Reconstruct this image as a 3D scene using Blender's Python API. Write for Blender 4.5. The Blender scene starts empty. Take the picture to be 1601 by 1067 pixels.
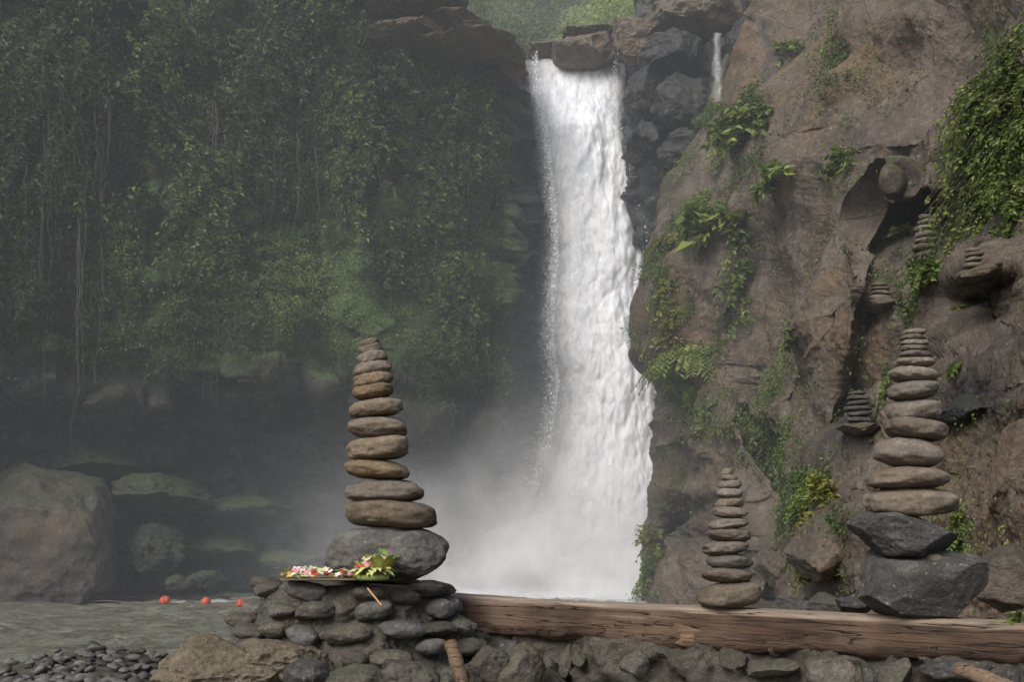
import bpy, math, random
import numpy as np
from mathutils import Vector, Matrix
R=math.radians
rng=np.random.default_rng(7); random.seed(7)
C=bpy.context.scene.collection
F=1556.0; CX=800.5; HY=840.0; CZ=2.0
def at(px,py,Y): return np.array([(px-CX)/F*Y, Y, CZ+(HY-py)/F*Y])
# ---------------------------------------------------------------- noise
def h3(i,j,k,s=0):
    M=np.uint64(0xffffffff)
    with np.errstate(over='ignore'):
        n=(i.astype(np.int64)&0xffffffff).astype(np.uint64)*np.uint64(374761393)+(j.astype(np.int64)&0xffffffff).astype(np.uint64)*np.uint64(668265263)+(k.astype(np.int64)&0xffffffff).astype(np.uint64)*np.uint64(2246822519)+np.uint64((s*3266489917+12345)&0xffffffff)
        n=n&M; n=((n^(n>>np.uint64(15)))*np.uint64(2246822519))&M
        n=((n^(n>>np.uint64(13)))*np.uint64(3266489917))&M
        n=n^(n>>np.uint64(16))
    return n.astype(np.float64)/4294967296.0
def vn(p,s=0):
    c=np.floor(p); f=p-c; c=c.astype(np.int64); f=f*f*f*(f*(f*6-15)+10)
    r=0
    for a in (0,1):
        for b in (0,1):
            for d in (0,1):
                w=(f[:,0] if a else 1-f[:,0])*(f[:,1] if b else 1-f[:,1])*(f[:,2] if d else 1-f[:,2])
                r=r+w*h3(c[:,0]+a,c[:,1]+b,c[:,2]+d,s)
    return r*2-1
ROT=np.array([[.8,.36,-.48],[-.6,.48,-.64],[0,.8,.6]])
def fbm(p,o=5,s=0,g=.5):
    r=0;a=1;t=0
    for i in range(o):
        r=r+a*vn(p,s+i); t+=a; a*=g; p=(p@ROT)*2.03+3.1
    return r/t
def ridge(p,o=4,s=0):
    r=0;a=1;t=0
    for i in range(o):
        r=r+a*(1-np.abs(vn(p,s+i))*2); t+=a; a*=.5; p=(p@ROT)*2.03+3.1
    return r/t
def facet(p,s=0,tilt=.9):
    c=np.floor(p).astype(np.int64); n=len(p)
    f1=np.full(n,9.); f2=np.full(n,9.); rid=np.zeros(n); dv=np.zeros((n,3)); tt=np.zeros((n,3))
    for a in (-1,0,1):
        for b in (-1,0,1):
            for d in (-1,0,1):
                i,j,k=c[:,0]+a,c[:,1]+b,c[:,2]+d
                h1,h2,h_3=h3(i,j,k,s),h3(i,j,k,s+1),h3(i,j,k,s+2)
                q=np.stack([p[:,0]-(i+h1),p[:,1]-(j+h2),p[:,2]-(k+h_3)],1)
                D=np.sqrt((q*q).sum(1)); m=D<f1
                f2=np.where(m,f1,np.minimum(f2,D)); f1=np.where(m,D,f1)
                rid=np.where(m,h1,rid); dv[m]=q[m]
                tt[m]=np.stack([h2,h_3,(h1*7.3)%1],1)[m]
    return (rid-.5)+((tt-.5)*dv).sum(1)*tilt*2, f2-f1
# ---------------------------------------------------------------- mesh utils
def npmesh(name,V,Fc,mat,parent=None,attrs=None,smooth=True,loc=None,rot=None):
    V=np.asarray(V,dtype=np.float32); Fc=np.asarray(Fc,dtype=np.int32)
    me=bpy.data.meshes.new(name); k=Fc.shape[1]; n=len(Fc)
    me.vertices.add(len(V)); me.vertices.foreach_set('co',V.ravel())
    me.loops.add(n*k); me.loops.foreach_set('vertex_index',Fc.ravel())
    me.polygons.add(n); me.polygons.foreach_set('loop_start',np.arange(0,n*k,k,dtype=np.int32))
    me.update(calc_edges=True)
    me.polygons.foreach_set('use_smooth',np.full(n,smooth,dtype=bool))
    for a,v in (attrs or {}).items():
        at_=me.attributes.new(a,'FLOAT','POINT'); at_.data.foreach_set('value',np.asarray(v,dtype=np.float32))
    me.materials.append(mat)
    o=bpy.data.objects.new(name,me); C.objects.link(o)
    if parent is not None: o.parent=parent
    if loc is not None: o.location=loc
    if rot is not None: o.rotation_euler=rot
    return o
def tag(o,label=None,cat=None,group=None,kind=None):
    if label: o['label']=label
    if cat: o['category']=cat
    if group: o['group']=group
    if kind: o['kind']=kind
    return o
def empty(name,loc=(0,0,0)):
    o=bpy.data.objects.new(name,None); C.objects.link(o); o.location=loc; o.empty_display_size=.2; return o
def gridfaces(r,c,close=False):
    i=np.arange(r*c).reshape(r,c)
    f=np.stack([i[:-1,:-1],i[:-1,1:],i[1:,1:],i[1:,:-1]],-1).reshape(-1,4)
    if close:
        g=np.stack([i[:-1,-1],i[:-1,0],i[1:,0],i[1:,-1]],-1).reshape(-1,4); f=np.concatenate([f,g])
    return f
def gnorm(P):
    du=np.gradient(P,axis=1); dv=np.gradient(P,axis=0)
    n=np.cross(du,dv); n/=np.linalg.norm(n,axis=2,keepdims=True)+1e-9
    return n
import bmesh
_ico={}
def ico(n):
    if n not in _ico:
        bm=bmesh.new(); bmesh.ops.create_icosphere(bm,subdivisions=n,radius=1); bm.verts.ensure_lookup_table()
        V=np.array([v.co[:] for v in bm.verts]); Fc=np.array([[v.index for v in f.verts] for f in bm.faces]); bm.free()
        V/=np.linalg.norm(V,axis=1,keepdims=True); _ico[n]=(V,Fc)
    return _ico[n][0].copy(),_ico[n][1]
def tube_arrays(pts,rad,seg=8):
    pts=np.asarray(pts,float); n=len(pts); rad=np.broadcast_to(rad,(n,))
    t=np.gradient(pts,axis=0); t/=np.linalg.norm(t,axis=1,keepdims=True)+1e-9
    up=np.array([0.13,0.31,.94]); a=np.cross(t,up); a/=np.linalg.norm(a,axis=1,keepdims=True)+1e-9; b=np.cross(t,a)
    th=np.linspace(0,2*np.pi,seg,endpoint=False)
    V=pts[:,None]+rad[:,None,None]*(a[:,None]*np.cos(th)[None,:,None]+b[:,None]*np.sin(th)[None,:,None])
    return V.reshape(-1,3),gridfaces(n,seg,True)
def join(L):
    V=[];Fc=[];o=0
    for v,f in L: V.append(v);Fc.append(f+o);o+=len(v)
    return np.concatenate(V),np.concatenate(Fc)
# ---------------------------------------------------------------- material utils
class NT:
    def __init__(s,name):
        s.m=bpy.data.materials.new(name); s.m.use_nodes=True; s.t=s.m.node_tree; s.t.nodes.clear()
        s.out=s.n('ShaderNodeOutputMaterial')
    def n(s,ty,**k):
        x=s.t.nodes.new(ty)
        for a,b in k.items(): setattr(x,a,b)
        return x
    def l(s,a,b): s.t.links.new(a,b)
    def set(s,sock,v):
        if isinstance(v,bpy.types.NodeSocket): s.l(v,sock)
        else: sock.default_value=v
    def coord(s,scale=(1,1,1)):
        tc=s.n('ShaderNodeTexCoord'); mp=s.n('ShaderNodeMapping'); mp.inputs['Scale'].default_value=scale
        s.l(tc.outputs['Object'],mp.inputs['Vector']); return mp.outputs[0]
    def noise(s,vec,scale,detail=6,rough=.55,dist=0):
        x=s.n('ShaderNodeTexNoise'); s.l(vec,x.inputs['Vector']); x.inputs['Scale'].default_value=scale
        x.inputs['Detail'].default_value=detail; x.inputs['Roughness'].default_value=rough; x.inputs['Distortion'].default_value=dist
        return x.outputs['Fac']
    def voro(s,vec,scale,feat='F1'):
        x=s.n('ShaderNodeTexVoronoi',feature=feat); s.l(vec,x.inputs['Vector']); x.inputs['Scale'].default_value=scale; return x.outputs['Distance']
    def math(s,op,a,b=0.,c=None,clamp=False):
        x=s.n('ShaderNodeMath',operation=op,use_clamp=clamp); s.set(x.inputs[0],a); s.set(x.inputs[1],b)
        if c is not None: s.set(x.inputs[2],c)
        return x.outputs[0]
    def sm(s,v,a,b,lo=0.,hi=1.):
        x=s.n('ShaderNodeMapRange',interpolation_type='SMOOTHSTEP'); s.set(x.inputs[0],v)
        for i,q in enumerate((a,b,lo,hi)): x.inputs[i+1].default_value=q
        return x.outputs[0]
    def mix(s,f,a,b,mode='MIX'):
        x=s.n('ShaderNodeMix',data_type='RGBA',blend_type=mode); s.set(x.inputs[0],f)
        for i,q in ((6,a),(7,b)):
            if isinstance(q,tuple): q=(q+(1,))[:4]
            s.set(x.inputs[i],q)
        return x.outputs[2]
    def attr(s,name): x=s.n('ShaderNodeAttribute',attribute_name=name); return x.outputs['Fac']
    def bump(s,h,st,dist,prev=None):
        x=s.n('ShaderNodeBump'); s.set(x.inputs['Strength'],st); x.inputs['Distance'].default_value=dist; s.l(h,x.inputs['Height'])
        if prev: s.l(prev,x.inputs['Normal'])
        return x.outputs[0]
    def prin(s,col,rough=.8,normal=None,spec=.4,**k):
        x=s.n('ShaderNodeBsdfPrincipled'); s.set(x.inputs['Base Color'],col if not isinstance(col,tuple) else (col+(1,))[:4]); s.set(x.inputs['Roughness'],rough)
        s.set(x.inputs['Specular IOR Level'],spec)
        if normal: s.l(normal,x.inputs['Normal'])
        for a,b in k.items(): s.set(x.inputs[a],b)
        return x.outputs[0]
    def done(s,sh,vol=None):
        if sh: s.l(sh,s.out.inputs['Surface'])
        if vol: s.l(vol,s.out.inputs['Volume'])
        return s.m
def rock_mat(name,c1,c2,c3,S=1.,rough=.85,bump=.03,moss=0.,mosscol=(.05,.06,.015),attrs=False,rand=0.,wetcol=(.018,.018,.018),crack=True,spec=.35,lichen=0.,stain=0.,frac=0.,warp=.5):
    t=NT(name); v=t.coord()
    n1=t.noise(v,.55*S,8,.6,.4); n2=t.noise(v,3.*S,10,.68); n3=t.noise(v,17*S,6,.65); 
    col=t.mix(t.sm(n1,.36,.64),c1,c2); col=t.mix(t.sm(n2,.45,.72),col,c3)
    if stain:
        ns=t.noise(t.coord((1,1,.45)),.8*S,9,.68,.8); col=t.mix(t.math('MULTIPLY',t.sm(ns,.52,.64),stain),col,(.052,.047,.042))
        no=t.noise(v,.35*S,6,.6,.5); col=t.mix(t.math('MULTIPLY',t.sm(no,.48,.64),.75),col,(c3[0]*.86,c3[1]*.68,c3[2]*.49))
    col=t.mix(t.sm(n3,.3,.75,.0,.55),col,(c1[0]*.35,c1[1]*.35,c1[2]*.35))
    if lichen: col=t.mix(t.math('MULTIPLY',t.sm(t.noise(v,9*S,5,.7),.6,.68),lichen),col,(.36,.35,.31))
    if rand:
        oi=t.n('ShaderNodeObjectInfo'); hs=t.n('ShaderNodeHueSaturation'); t.l(col,hs.inputs['Color'])
        t.l(t.sm(oi.outputs['Random'],0,1,1-rand,1+rand),hs.inputs['Value'])
        t.l(t.math('MULTIPLY_ADD',t.math('FRACT',t.math('MULTIPLY',oi.outputs['Random'],7.7)),.5,.7),hs.inputs['Saturation']); col=hs.outputs[0]
    r=rough; 
    if attrs:
        w=t.attr('wet'); wn=t.math('MULTIPLY',w,t.sm(n1,.2,.5,.75,1.))
        col=t.mix(wn,col,t.mix(t.sm(n2,.4,.7),wetcol,tuple(x*3.2 for x in wetcol)))
        r=t.math('MULTIPLY_ADD',wn,-.45,rough)
    if moss or attrs:
        g=t.n('ShaderNodeNewGeometry'); sp=t.n('ShaderNodeSeparateXYZ'); t.l(g.outputs['Normal'],sp.inputs[0])
        up=t.math('ADD',sp.outputs[2],t.math('MULTIPLY_ADD',t.noise(v,1.3*S,8,.7),2.2,-1.1))
        mk=t.math('MULTIPLY',t.sm(up,.35,.85),moss) if not attrs else t.sm(t.math('ADD',t.math('MULTIPLY',up,.35),t.math('MULTIPLY',t.attr('moss'),1.3)),.45,.95)
        mc=t.mix(t.sm(n3,.35,.65),mosscol,tuple(x*.4 for x in mosscol))
        col=t.mix(mk,col,mc)
    b=None
    if crack or frac:
        vv=t.n('ShaderNodeVectorMath',operation='ADD'); t.l(v,vv.inputs[0])
        nn=t.n('ShaderNodeTexNoise'); nn.inputs['Scale'].default_value=1.5*S; nn.inputs['Detail'].default_value=6; t.l(v,nn.inputs['Vector']); sc=t.n('ShaderNodeVectorMath',operation='SCALE'); sc.inputs['Scale'].default_value=warp/S; t.l(nn.outputs['Color'],sc.inputs[0]); t.l(sc.outputs[0],vv.inputs[1])
    if crack:
        ce=t.voro(vv.outputs[0],.7*S,'DISTANCE_TO_EDGE'); b=t.bump(t.sm(ce,0,.03),.6,bump*1.2,b)
    if frac:
        for s_,d_ in ((.8,.35),(2.3,.12)):
            x=t.n('ShaderNodeTexVoronoi',feature='F1'); t.l(vv.outputs[0],x.inputs['Vector']); x.inputs['Scale'].default_value=s_*S; sp2=t.n('ShaderNodeSeparateXYZ'); t.l(x.outputs['Color'],sp2.inputs[0])
            b=t.bump(t.math('ADD',t.math('MULTIPLY',x.outputs['Distance'],-.5),sp2.outputs[0]),.5,d_*frac,b)
    b=t.bump(n2,.8,bump*2.2,b); b=t.bump(n3,.9,bump*.7,b)
    return t.done(t.prin(col,r,b,spec))
M={}
M['cliff']=rock_mat('brown_conglomerate',(.10,.076,.058),(.175,.138,.107),(.235,.195,.155),1.,.9,.075,attrs=True,mosscol=(.085,.105,.03),crack=True,lichen=.4,stain=.7,frac=.12,warp=.4)
M['wall']=rock_mat('dark_vegetated_rock',(.048,.045,.038),(.076,.07,.057),(.115,.104,.086),.8,.9,.06,attrs=True,mosscol=(.062,.105,.025),frac=.6,wetcol=(.022,.022,.022))
M['wetrock']=rock_mat('wet_basalt',(.042,.038,.036),(.092,.08,.068),(.155,.137,.115),1.2,.6,.05,attrs=True,mosscol=(.05,.065,.018),spec=.5,frac=.7,wetcol=(.013,.0135,.015))
M['boulder']=rock_mat('boulder_brown',(.097,.078,.061),(.152,.125,.099),(.205,.172,.139),1.,.88,.05,moss=.4,mosscol=(.05,.06,.02),stain=.5,frac=.3,crack=False)
M['farboulder']=rock_mat('boulder_shore_brown',(.08,.072,.06),(.122,.108,.089),(.17,.15,.125),1.,.85,.05,moss=.6,mosscol=(.06,.08,.025),stain=.6,frac=.4,crack=False)
M['mossboulder']=rock_mat('boulder_mossy',(.038,.038,.03),(.06,.056,.047),(.085,.08,.066),1.,.88,.06,moss=.9,mosscol=(.07,.10,.025),frac=.5,crack=False)
M['darkboulder']=rock_mat('boulder_dark_wet',(.022,.022,.023),(.043,.041,.040),(.08,.076,.072),1.3,.5,.05,moss=.25,spec=.4,frac=.6,crack=False)
M['shoredark']=rock_mat('boulder_dark_shore',(.032,.031,.029),(.055,.052,.046),(.09,.085,.075),1.3,.85,.05,moss=.5,mosscol=(.06,.085,.022),spec=.3,frac=.6,crack=False)
M['slab']=rock_mat('ledge_slab',(.105,.085,.066),(.18,.15,.117),(.26,.222,.177),1.2,.88,.05,moss=.45,mosscol=(.07,.085,.03),frac=.6,stain=.5,crack=True)
M['cairnA']=rock_mat('cairn_stone_brown',(.112,.080,.051),(.178,.131,.086),(.235,.188,.137),4.5,.85,.004,rand=.22,crack=False)
M['cairnB']=rock_mat('cairn_stone_tan_grey',(.113,.089,.067),(.172,.141,.110),(.228,.197,.162),4.5,.85,.004,rand=.24,crack=False)
M['cairnbase']=rock_mat('cairn_boulder_grey',(.075,.07,.063),(.125,.117,.105),(.19,.178,.158),4.,.88,.008,crack=False,lichen=.4)
M['angular']=rock_mat('angular_dark_stone',(.045,.042,.038),(.08,.075,.068),(.13,.121,.108),5.,.85,.010,lichen=.5,rand=.12,crack=False)
M['wallstone']=rock_mat('mortared_stone',(.062,.053,.043),(.108,.093,.075),(.17,.148,.12),5.,.82,.008,moss=.45,mosscol=(.07,.075,.035),rand=.35,crack=False,lichen=.3)
M['mortar']=rock_mat('mortar',(.08,.069,.055),(.13,.114,.093),(.18,.162,.137),6.,.95,.015,crack=False,lichen=.3,moss=.3,mosscol=(.08,.08,.04))
M['earth']=rock_mat('tan_earth',(.12,.093,.066),(.20,.16,.115),(.28,.232,.175),4.,.95,.012,moss=.35,mosscol=(.12,.10,.04),crack=False)
M['pebble']=rock_mat('shore_pebble',(.065,.06,.053),(.11,.10,.088),(.165,.15,.132),3.,.6,.004,rand=.5,crack=False)
M['ground']=rock_mat('bank_soil',(.05,.045,.037),(.09,.08,.065),(.13,.115,.09),2.,.95,.03,moss=.2)
M['reddish']=rock_mat('reddish_rock',(.105,.075,.054),(.16,.12,.088),(.215,.17,.13),1.,.9,.05,moss=.2,crack=False,frac=.3)
def leaf_mat(name,a,b,c,tr=.25,rough=.5):
    t=NT(name); x=t.attr('tint'); r=t.n('ShaderNodeValToRGB'); t.l(x,r.inputs[0]); e=r.color_ramp.elements
    e[0].color=a+(1,); e[1].color=c+(1,); m=e.new(.5); m.color=b+(1,)
    p=t.prin(r.outputs[0],rough,None,.3); tl=t.n('ShaderNodeBsdfTranslucent'); t.l(r.outputs[0],tl.inputs[0])
    mx=t.n('ShaderNodeMixShader'); mx.inputs[0].default_value=tr; t.l(p,mx.inputs[1]); t.l(tl.outputs[0],mx.inputs[2])
    return t.done(mx.outputs[0])
M['leafdark']=leaf_mat('dark_leaves',(.012,.026,.011),(.058,.105,.026),(.23,.30,.065),.27)
M['leafbright']=leaf_mat('bright_leaves',(.04,.07,.018),(.12,.175,.04),(.28,.32,.08))
M['leafyellow']=leaf_mat('yellow_leaves',(.06,.075,.015),(.18,.18,.035),(.38,.33,.06))
M['leaftree']=leaf_mat('tree_leaves',(.05,.085,.035),(.14,.205,.07),(.38,.45,.15),.45)
def flat_mat(name,col,rough=.6,S=30.,var=.35):
    t=NT(name); v=t.coord(); n=t.noise(v,S,5,.6)
    return t.done(t.prin(t.mix(t.sm(n,.3,.7),tuple(x*(1-var) for x in col),col),rough,t.bump(n,.3,.002),.3))
M['stem']=flat_mat('stem_brown',(.07,.065,.035))
M['root']=flat_mat('hanging_root',(.08,.072,.054),.9)
def wood(name,a,b,c,top=None):
    t=NT(name); v=t.coord((1.2,14,14)); n=t.noise(v,2.2,10,.7,.8); v2=t.coord((2,2,2)); n2=t.noise(v2,1.5,6,.6); v3=t.coord((3,60,60)); n3=t.noise(v3,1.5,5,.7)
    n4=t.noise(t.coord((.8,22,22)),1.1,3,.5,.3)
    col=t.mix(t.sm(n,.35,.65),a,b); col=t.mix(t.sm(n2,.42,.7),col,c); col=t.mix(t.sm(n3,.5,.75,0,.7),col,tuple(x*.25 for x in a))
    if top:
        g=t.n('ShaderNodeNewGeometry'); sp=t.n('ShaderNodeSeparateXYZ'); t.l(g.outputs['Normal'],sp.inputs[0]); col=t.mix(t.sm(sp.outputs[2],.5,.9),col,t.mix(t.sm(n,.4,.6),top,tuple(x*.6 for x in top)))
    ck=t.sm(t.math('ABSOLUTE',t.math('SUBTRACT',n4,.5)),0,.011); col=t.mix(ck,tuple(x*.15 for x in a),col)
    b_=t.bump(n,.9,.014); b_=t.bump(n3,.8,.005,b_); b_=t.bump(ck,.8,.010,b_)
    return t.done(t.prin(col,.82,b_,.25))
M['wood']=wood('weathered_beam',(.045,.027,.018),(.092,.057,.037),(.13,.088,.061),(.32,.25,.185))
M['woodlight']=wood('pale_wood',(.10,.06,.037),(.17,.11,.068),(.22,.152,.10))
def foam_attr_water():
    t=NT('river_water'); v=t.coord((1,1,1)); n=t.noise(v,.9,8,.62,.6); n2=t.noise(v,5.,5,.6); vs=t.coord((.35,1.6,1)); ns=t.noise(vs,1.4,9,.7,.8)
    fo=t.attr('foam'); fm=t.sm(t.math('ADD',t.math('MULTIPLY',fo,.75),t.math('MULTIPLY',ns,.7)),.62,.9)
    col=t.mix(t.sm(n,.35,.65),(.125,.125,.092),(.195,.195,.15)); col=t.mix(fm,col,(.82,.84,.85))
    b=t.bump(n,.8,.40); b=t.bump(n2,.8,.10,b); b=t.bump(ns,.9,.30,b)
    return t.done(t.prin(col,t.math('MULTIPLY_ADD',fm,.5,.15),b,.6))
M['water']=foam_attr_water()
def fall_mat(solid=False):
    t=NT('falling_water_core' if solid else 'falling_water'); v=t.coord((1,1,.3))
    n=t.noise(v,1.3,10,.7,.5); n2=t.noise(t.coord((1,1,.6)),3.6,12,.82,.6); n3=t.noise(t.coord((1,1,.34)),2.6,12,.78,1.1); n5=t.noise(t.coord((1,1,.5)),14.,6,.7)
    e=t.attr('edge')
    al=t.sm(t.math('ADD',t.math('MULTIPLY',e,1.8),t.math('ADD',t.math('MULTIPLY',n,.9),t.math('MULTIPLY',n2,1.3))),1.05,2.8)
    col=t.mix(t.sm(n3,.36,.60),(.72,.75,.80),(.95,.96,.97)); col=t.mix(t.sm(n2,.5,.72,0,.6),col,(.97,.98,.98)); col=t.mix(t.sm(n5,.5,.8,0,.4),col,(.74,.78,.83))
    b=t.bump(n3,.2,.07); b=t.bump(n2,.25,.045,b)
    p=t.prin(col,.95,b,.0); tl=t.n('ShaderNodeBsdfTranslucent'); t.l(col,tl.inputs[0]); m0=t.n('ShaderNodeMixShader'); m0.inputs[0].default_value=.0 if solid else .2; t.l(p,m0.inputs[1]); t.l(tl.outputs[0],m0.inputs[2])
    if solid: return t.done(p)
    tr=t.n('ShaderNodeBsdfTransparent'); mx=t.n('ShaderNodeMixShader'); t.l(al,mx.inputs[0]); t.l(tr.outputs[0],mx.inputs[1]); t.l(m0.outputs[0],mx.inputs[2])
    return t.done(mx.outputs[0])
M['fall']=fall_mat(); M['fallcore']=fall_mat(True)
def cloud_mat():
    t=NT('spray_cloud'); n=t.noise(t.coord((1,1.6,.8)),.5,6,.5,.3); e=t.attr('edge')
    al=t.math('MULTIPLY',e,t.sm(n,.28,.70,.5,1.15),clamp=True)
    df=t.n('ShaderNodeBsdfDiffuse'); df.inputs[0].default_value=(.95,.96,.98,1); tl=t.n('ShaderNodeBsdfTranslucent'); tl.inputs[0].default_value=(.95,.96,.98,1); m0=t.n('ShaderNodeMixShader'); m0.inputs[0].default_value=.3; t.l(df.outputs[0],m0.inputs[1]); t.l(tl.outputs[0],m0.inputs[2])
    tr=t.n('ShaderNodeBsdfTransparent'); mx=t.n('ShaderNodeMixShader'); t.l(al,mx.inputs[0]); t.l(tr.outputs[0],mx.inputs[1]); t.l(m0.outputs[0],mx.inputs[2])
    return t.done(mx.outputs[0])
M['cloud']=cloud_mat()
def plain(name,col,rough=.5,**k):
    t=NT(name); v=t.coord(); n=t.noise(v,25,4,.6); return t.done(t.prin(t.mix(t.sm(n,.3,.7),tuple(x*.75 for x in col),col),rough,None,.4,**k))
M['spray']=plain('spray_white',(.9,.92,.94),.6)
for k,c in dict(buoy=(.55,.09,.05),rope=(.22,.10,.06),white=(.74,.70,.60),pink=(.66,.24,.30),red=(.55,.06,.05),yellow=(.72,.52,.12),palm=(.30,.36,.10),palmpale=(.54,.57,.22),tray=(.17,.135,.08),incense=(.45,.25,.12),green=(.22,.32,.08),cream=(.70,.62,.38)).items(): M[k]=plain('dye_'+k,c,.55)
# ---------------------------------------------------------------- leaves
def leaves(P,Nn,size,aspect=.45,droop=.5,jit=.9,fold=.25,axis=None):
    n=len(P); size=np.broadcast_to(size,(n,))
    if axis is None:
        ax=Nn*.7+np.array([0,0,-droop])+rng.normal(0,jit,(n,3))*.6
    else: ax=axis+rng.normal(0,jit,(n,3))*.3
    ax/=np.linalg.norm(ax,axis=1,keepdims=True)+1e-9
    up=Nn*.5+np.array([0,0,.8])+rng.normal(0,jit,(n,3))*.6
    sd=np.cross(ax,up); sd/=np.linalg.norm(sd,axis=1,keepdims=True)+1e-9
    nn=np.cross(sd,ax)
    s=size[:,None]
    v0=P; v2=P+ax*s-nn*s*.15; mid=P+ax*s*.45
    v1=mid+sd*s*aspect*.5+nn*s*fold*aspect; v3=mid-sd*s*aspect*.5+nn*s*fold*aspect
    V=np.stack([v0,v1,v2,v3],1).reshape(-1,3)
    i=np.arange(n)[:,None]*4
    Fc=np.concatenate([i+np.array([0,1,2]),i+np.array([0,2,3])])
    return V,Fc
def rep(t): return np.repeat(np.clip(t,0,1),4)
# ---------------------------------------------------------------- cliffs
def interp(x,pts):
    pts=np.array(pts,float); return np.interp(x,pts[:,0],pts[:,1])
def sstep(x,a,b): t=np.clip((x-a)/(b-a),0,1); return t*t*(3-2*t)
GR={}
def build_wall():
    nc,nr,nb=560,460,40
    c=np.linspace(-620,1280,nc); t=np.linspace(0,1,nr)
    Y0=interp(c,[(-620,22),(-300,26),(0,30),(300,32),(550,33.4),(700,34.1),(785,34.6),(800,34.9),(822,37.2),(860,38.4),(960,38.6),(1000,37.6),(1280,36)])
    zt=interp(c,[(-620,30),(430,28),(500,24),(560,21.5),(600,20.4),(720,19.4),(800,18.7),(822,19.6),(985,19.6),(1010,20.5),(1280,22)])
    P=np.zeros((nr+nb,nc,3))
    low=7.0-.9*sstep(c,560,640)*sstep(-c,-800,-700)+.7*fbm(np.stack([c/60,c*0,c*0],1),3,91)
    bul=np.exp(-((c-650)/110)**2)
    for j in range(nr):
        z=-1+(zt+1)*t[j]
        zr=z+(8.-low)
        prof=interp(zr,[(-1,2.8),(1,3.2),(3.5,3.),(5.5,2.2),(7,1.3),(8.0,-.2),(9,-.5),(12,-.35),(15,.3),(20,.9),(30,3)])-.7*bul*interp(zr,[(7,0),(8.2,1),(12,.9),(14.5,0)])
        Y=Y0+prof*sstep(-c,-830,-760)
        P[j,:,0]=(c-CX)/F*Y; P[j,:,1]=Y; P[j,:,2]=z
    for b in range(nb):
        w=((b+1)/nb)
        P[nr+b]=P[nr-1]; P[nr+b,:,1]+=w*40; P[nr+b,:,2]+=w*.6; P[nr+b,:,0]*=1+.9*w
    n=gnorm(P); 
    if n[:nr,:,1].mean()>0: n=-n
    p=P.reshape(-1,3); pxx=np.tile(c,nr+nb)
    veg=sstep(p[:,2],6.,8.4)*sstep(-pxx,-815,-775)
    d=1.0*fbm(p*.22,4,3)+.35*ridge(p*np.array([.5,.5,.6]),4,9)*(.5+.5*veg)
    fa,ed=facet(p*np.array([.45,.45,.9])+fbm(p*.4,3,2)[:,None]*.4,21); d+=fa*.7*(1-.55*veg)
    fa2,ed2=facet(p*np.array([1.1,1.1,2.2]),31); d+=fa2*.28*(1-.6*veg)
    d+=.4*np.abs(fbm(p*np.array([.7,.7,.4]),3,5))*veg+.12*fbm(p*2.5,4,6)
    back=np.zeros(nr+nb); back[nr:]=1
    bb=np.repeat(back,nc); lip=sstep(pxx,805,835)*sstep(-pxx,-1000,-975)*sstep(p[:,2],16,19)
    d*=(1-.75*bb)*(1-.8*lip)
    Q=P+n*d.reshape(P.shape[:2])[...,None]
    wet=np.clip(sstep(pxx,760,805)+ (1-sstep(p[:,2],4,8))*.65+.25*fbm(p*.3,3,8),0,1)*(1-bb)
    moss=np.clip(veg*(.78+.6*fbm(p*.35,4,12)),0,1)
    o=npmesh('cliff_left',Q.reshape(-1,3),gridfaces(nr+nb,nc),M['wall'],attrs={'wet':wet,'moss':moss}); tag(o,kind='structure')
    GR['wall']=(Q,gnorm(Q)*np.sign((gnorm(Q)*n).sum(2).mean()),c,nr)
build_wall()
def relief(name,edge,Rpx,py0,py1,depth,nr,nc,nw,wrap,dispf,mat,attrf,kedge=(1.2,40),smooth=8):
    py=np.linspace(py1,py0,nr); e=interp(py,edge)
    e=e+8*fbm(np.stack([py/35,py*0,py*0],1),3,44)+3*fbm(np.stack([py/9,py*0,py*0],1),2,45)
    s=np.linspace(0,1,nc)**1.15
    PX=e[:,None]+(Rpx-e[:,None])*s[None]; PY=np.repeat(py[:,None],nc,1)
    Y=depth(PX,PY)+kedge[0]*np.exp(-(PX-e[:,None])/kedge[1])
    P=np.stack([(PX-CX)/F*Y,Y,CZ+(HY-PY)/F*Y],-1)
    w=np.linspace(1,0,nw,endpoint=False)
    Wp=P[:,:1]+np.stack([.9*w**2*wrap*.5,w*wrap,w*0],-1)[None]
    P=np.concatenate([Wp,P],1); n=gnorm(P)
    if n[:,nw:,1].mean()>0: n=-n
    ns=n.copy()
    for _ in range(smooth):
        ns[1:-1]=(ns[:-2]+ns[1:-1]*2+ns[2:])/4; ns[:,1:-1]=(ns[:,:-2]+ns[:,1:-1]*2+ns[:,2:])/4
    ns/=np.linalg.norm(ns,axis=2,keepdims=True)
    p=P.reshape(-1,3); PXf=np.concatenate([np.repeat(e[:,None],nw,1),PX],1).ravel(); PYf=np.concatenate([np.repeat(py[:,None],nw,1),PY],1).ravel()
    ek=.30+.70*sstep(PXf-np.repeat(e[:,None],nw+nc,1).ravel(),4,90)
    d=dispf(p,PXf,PYf)*ek; Q=P+ns*d.reshape(P.shape[:2])[...,None]
    n2=gnorm(Q); 
    if n2[:,nw:,1].mean()>0: n2=-n2
    o=npmesh(name,Q.reshape(-1,3),gridfaces(*Q.shape[:2]),mat,attrs=attrf(Q.reshape(-1,3),PXf,PYf,n2.reshape(-1,3))); tag(o,kind='structure')
    return Q,n2,PXf.reshape(Q.shape[:2]),PYf.reshape(Q.shape[:2])
def bd(px,py): return 34.6-1.6*sstep(px,985,1150)+.6*sstep(-py,-120,0)-.5*sstep(py,300,600)
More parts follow.
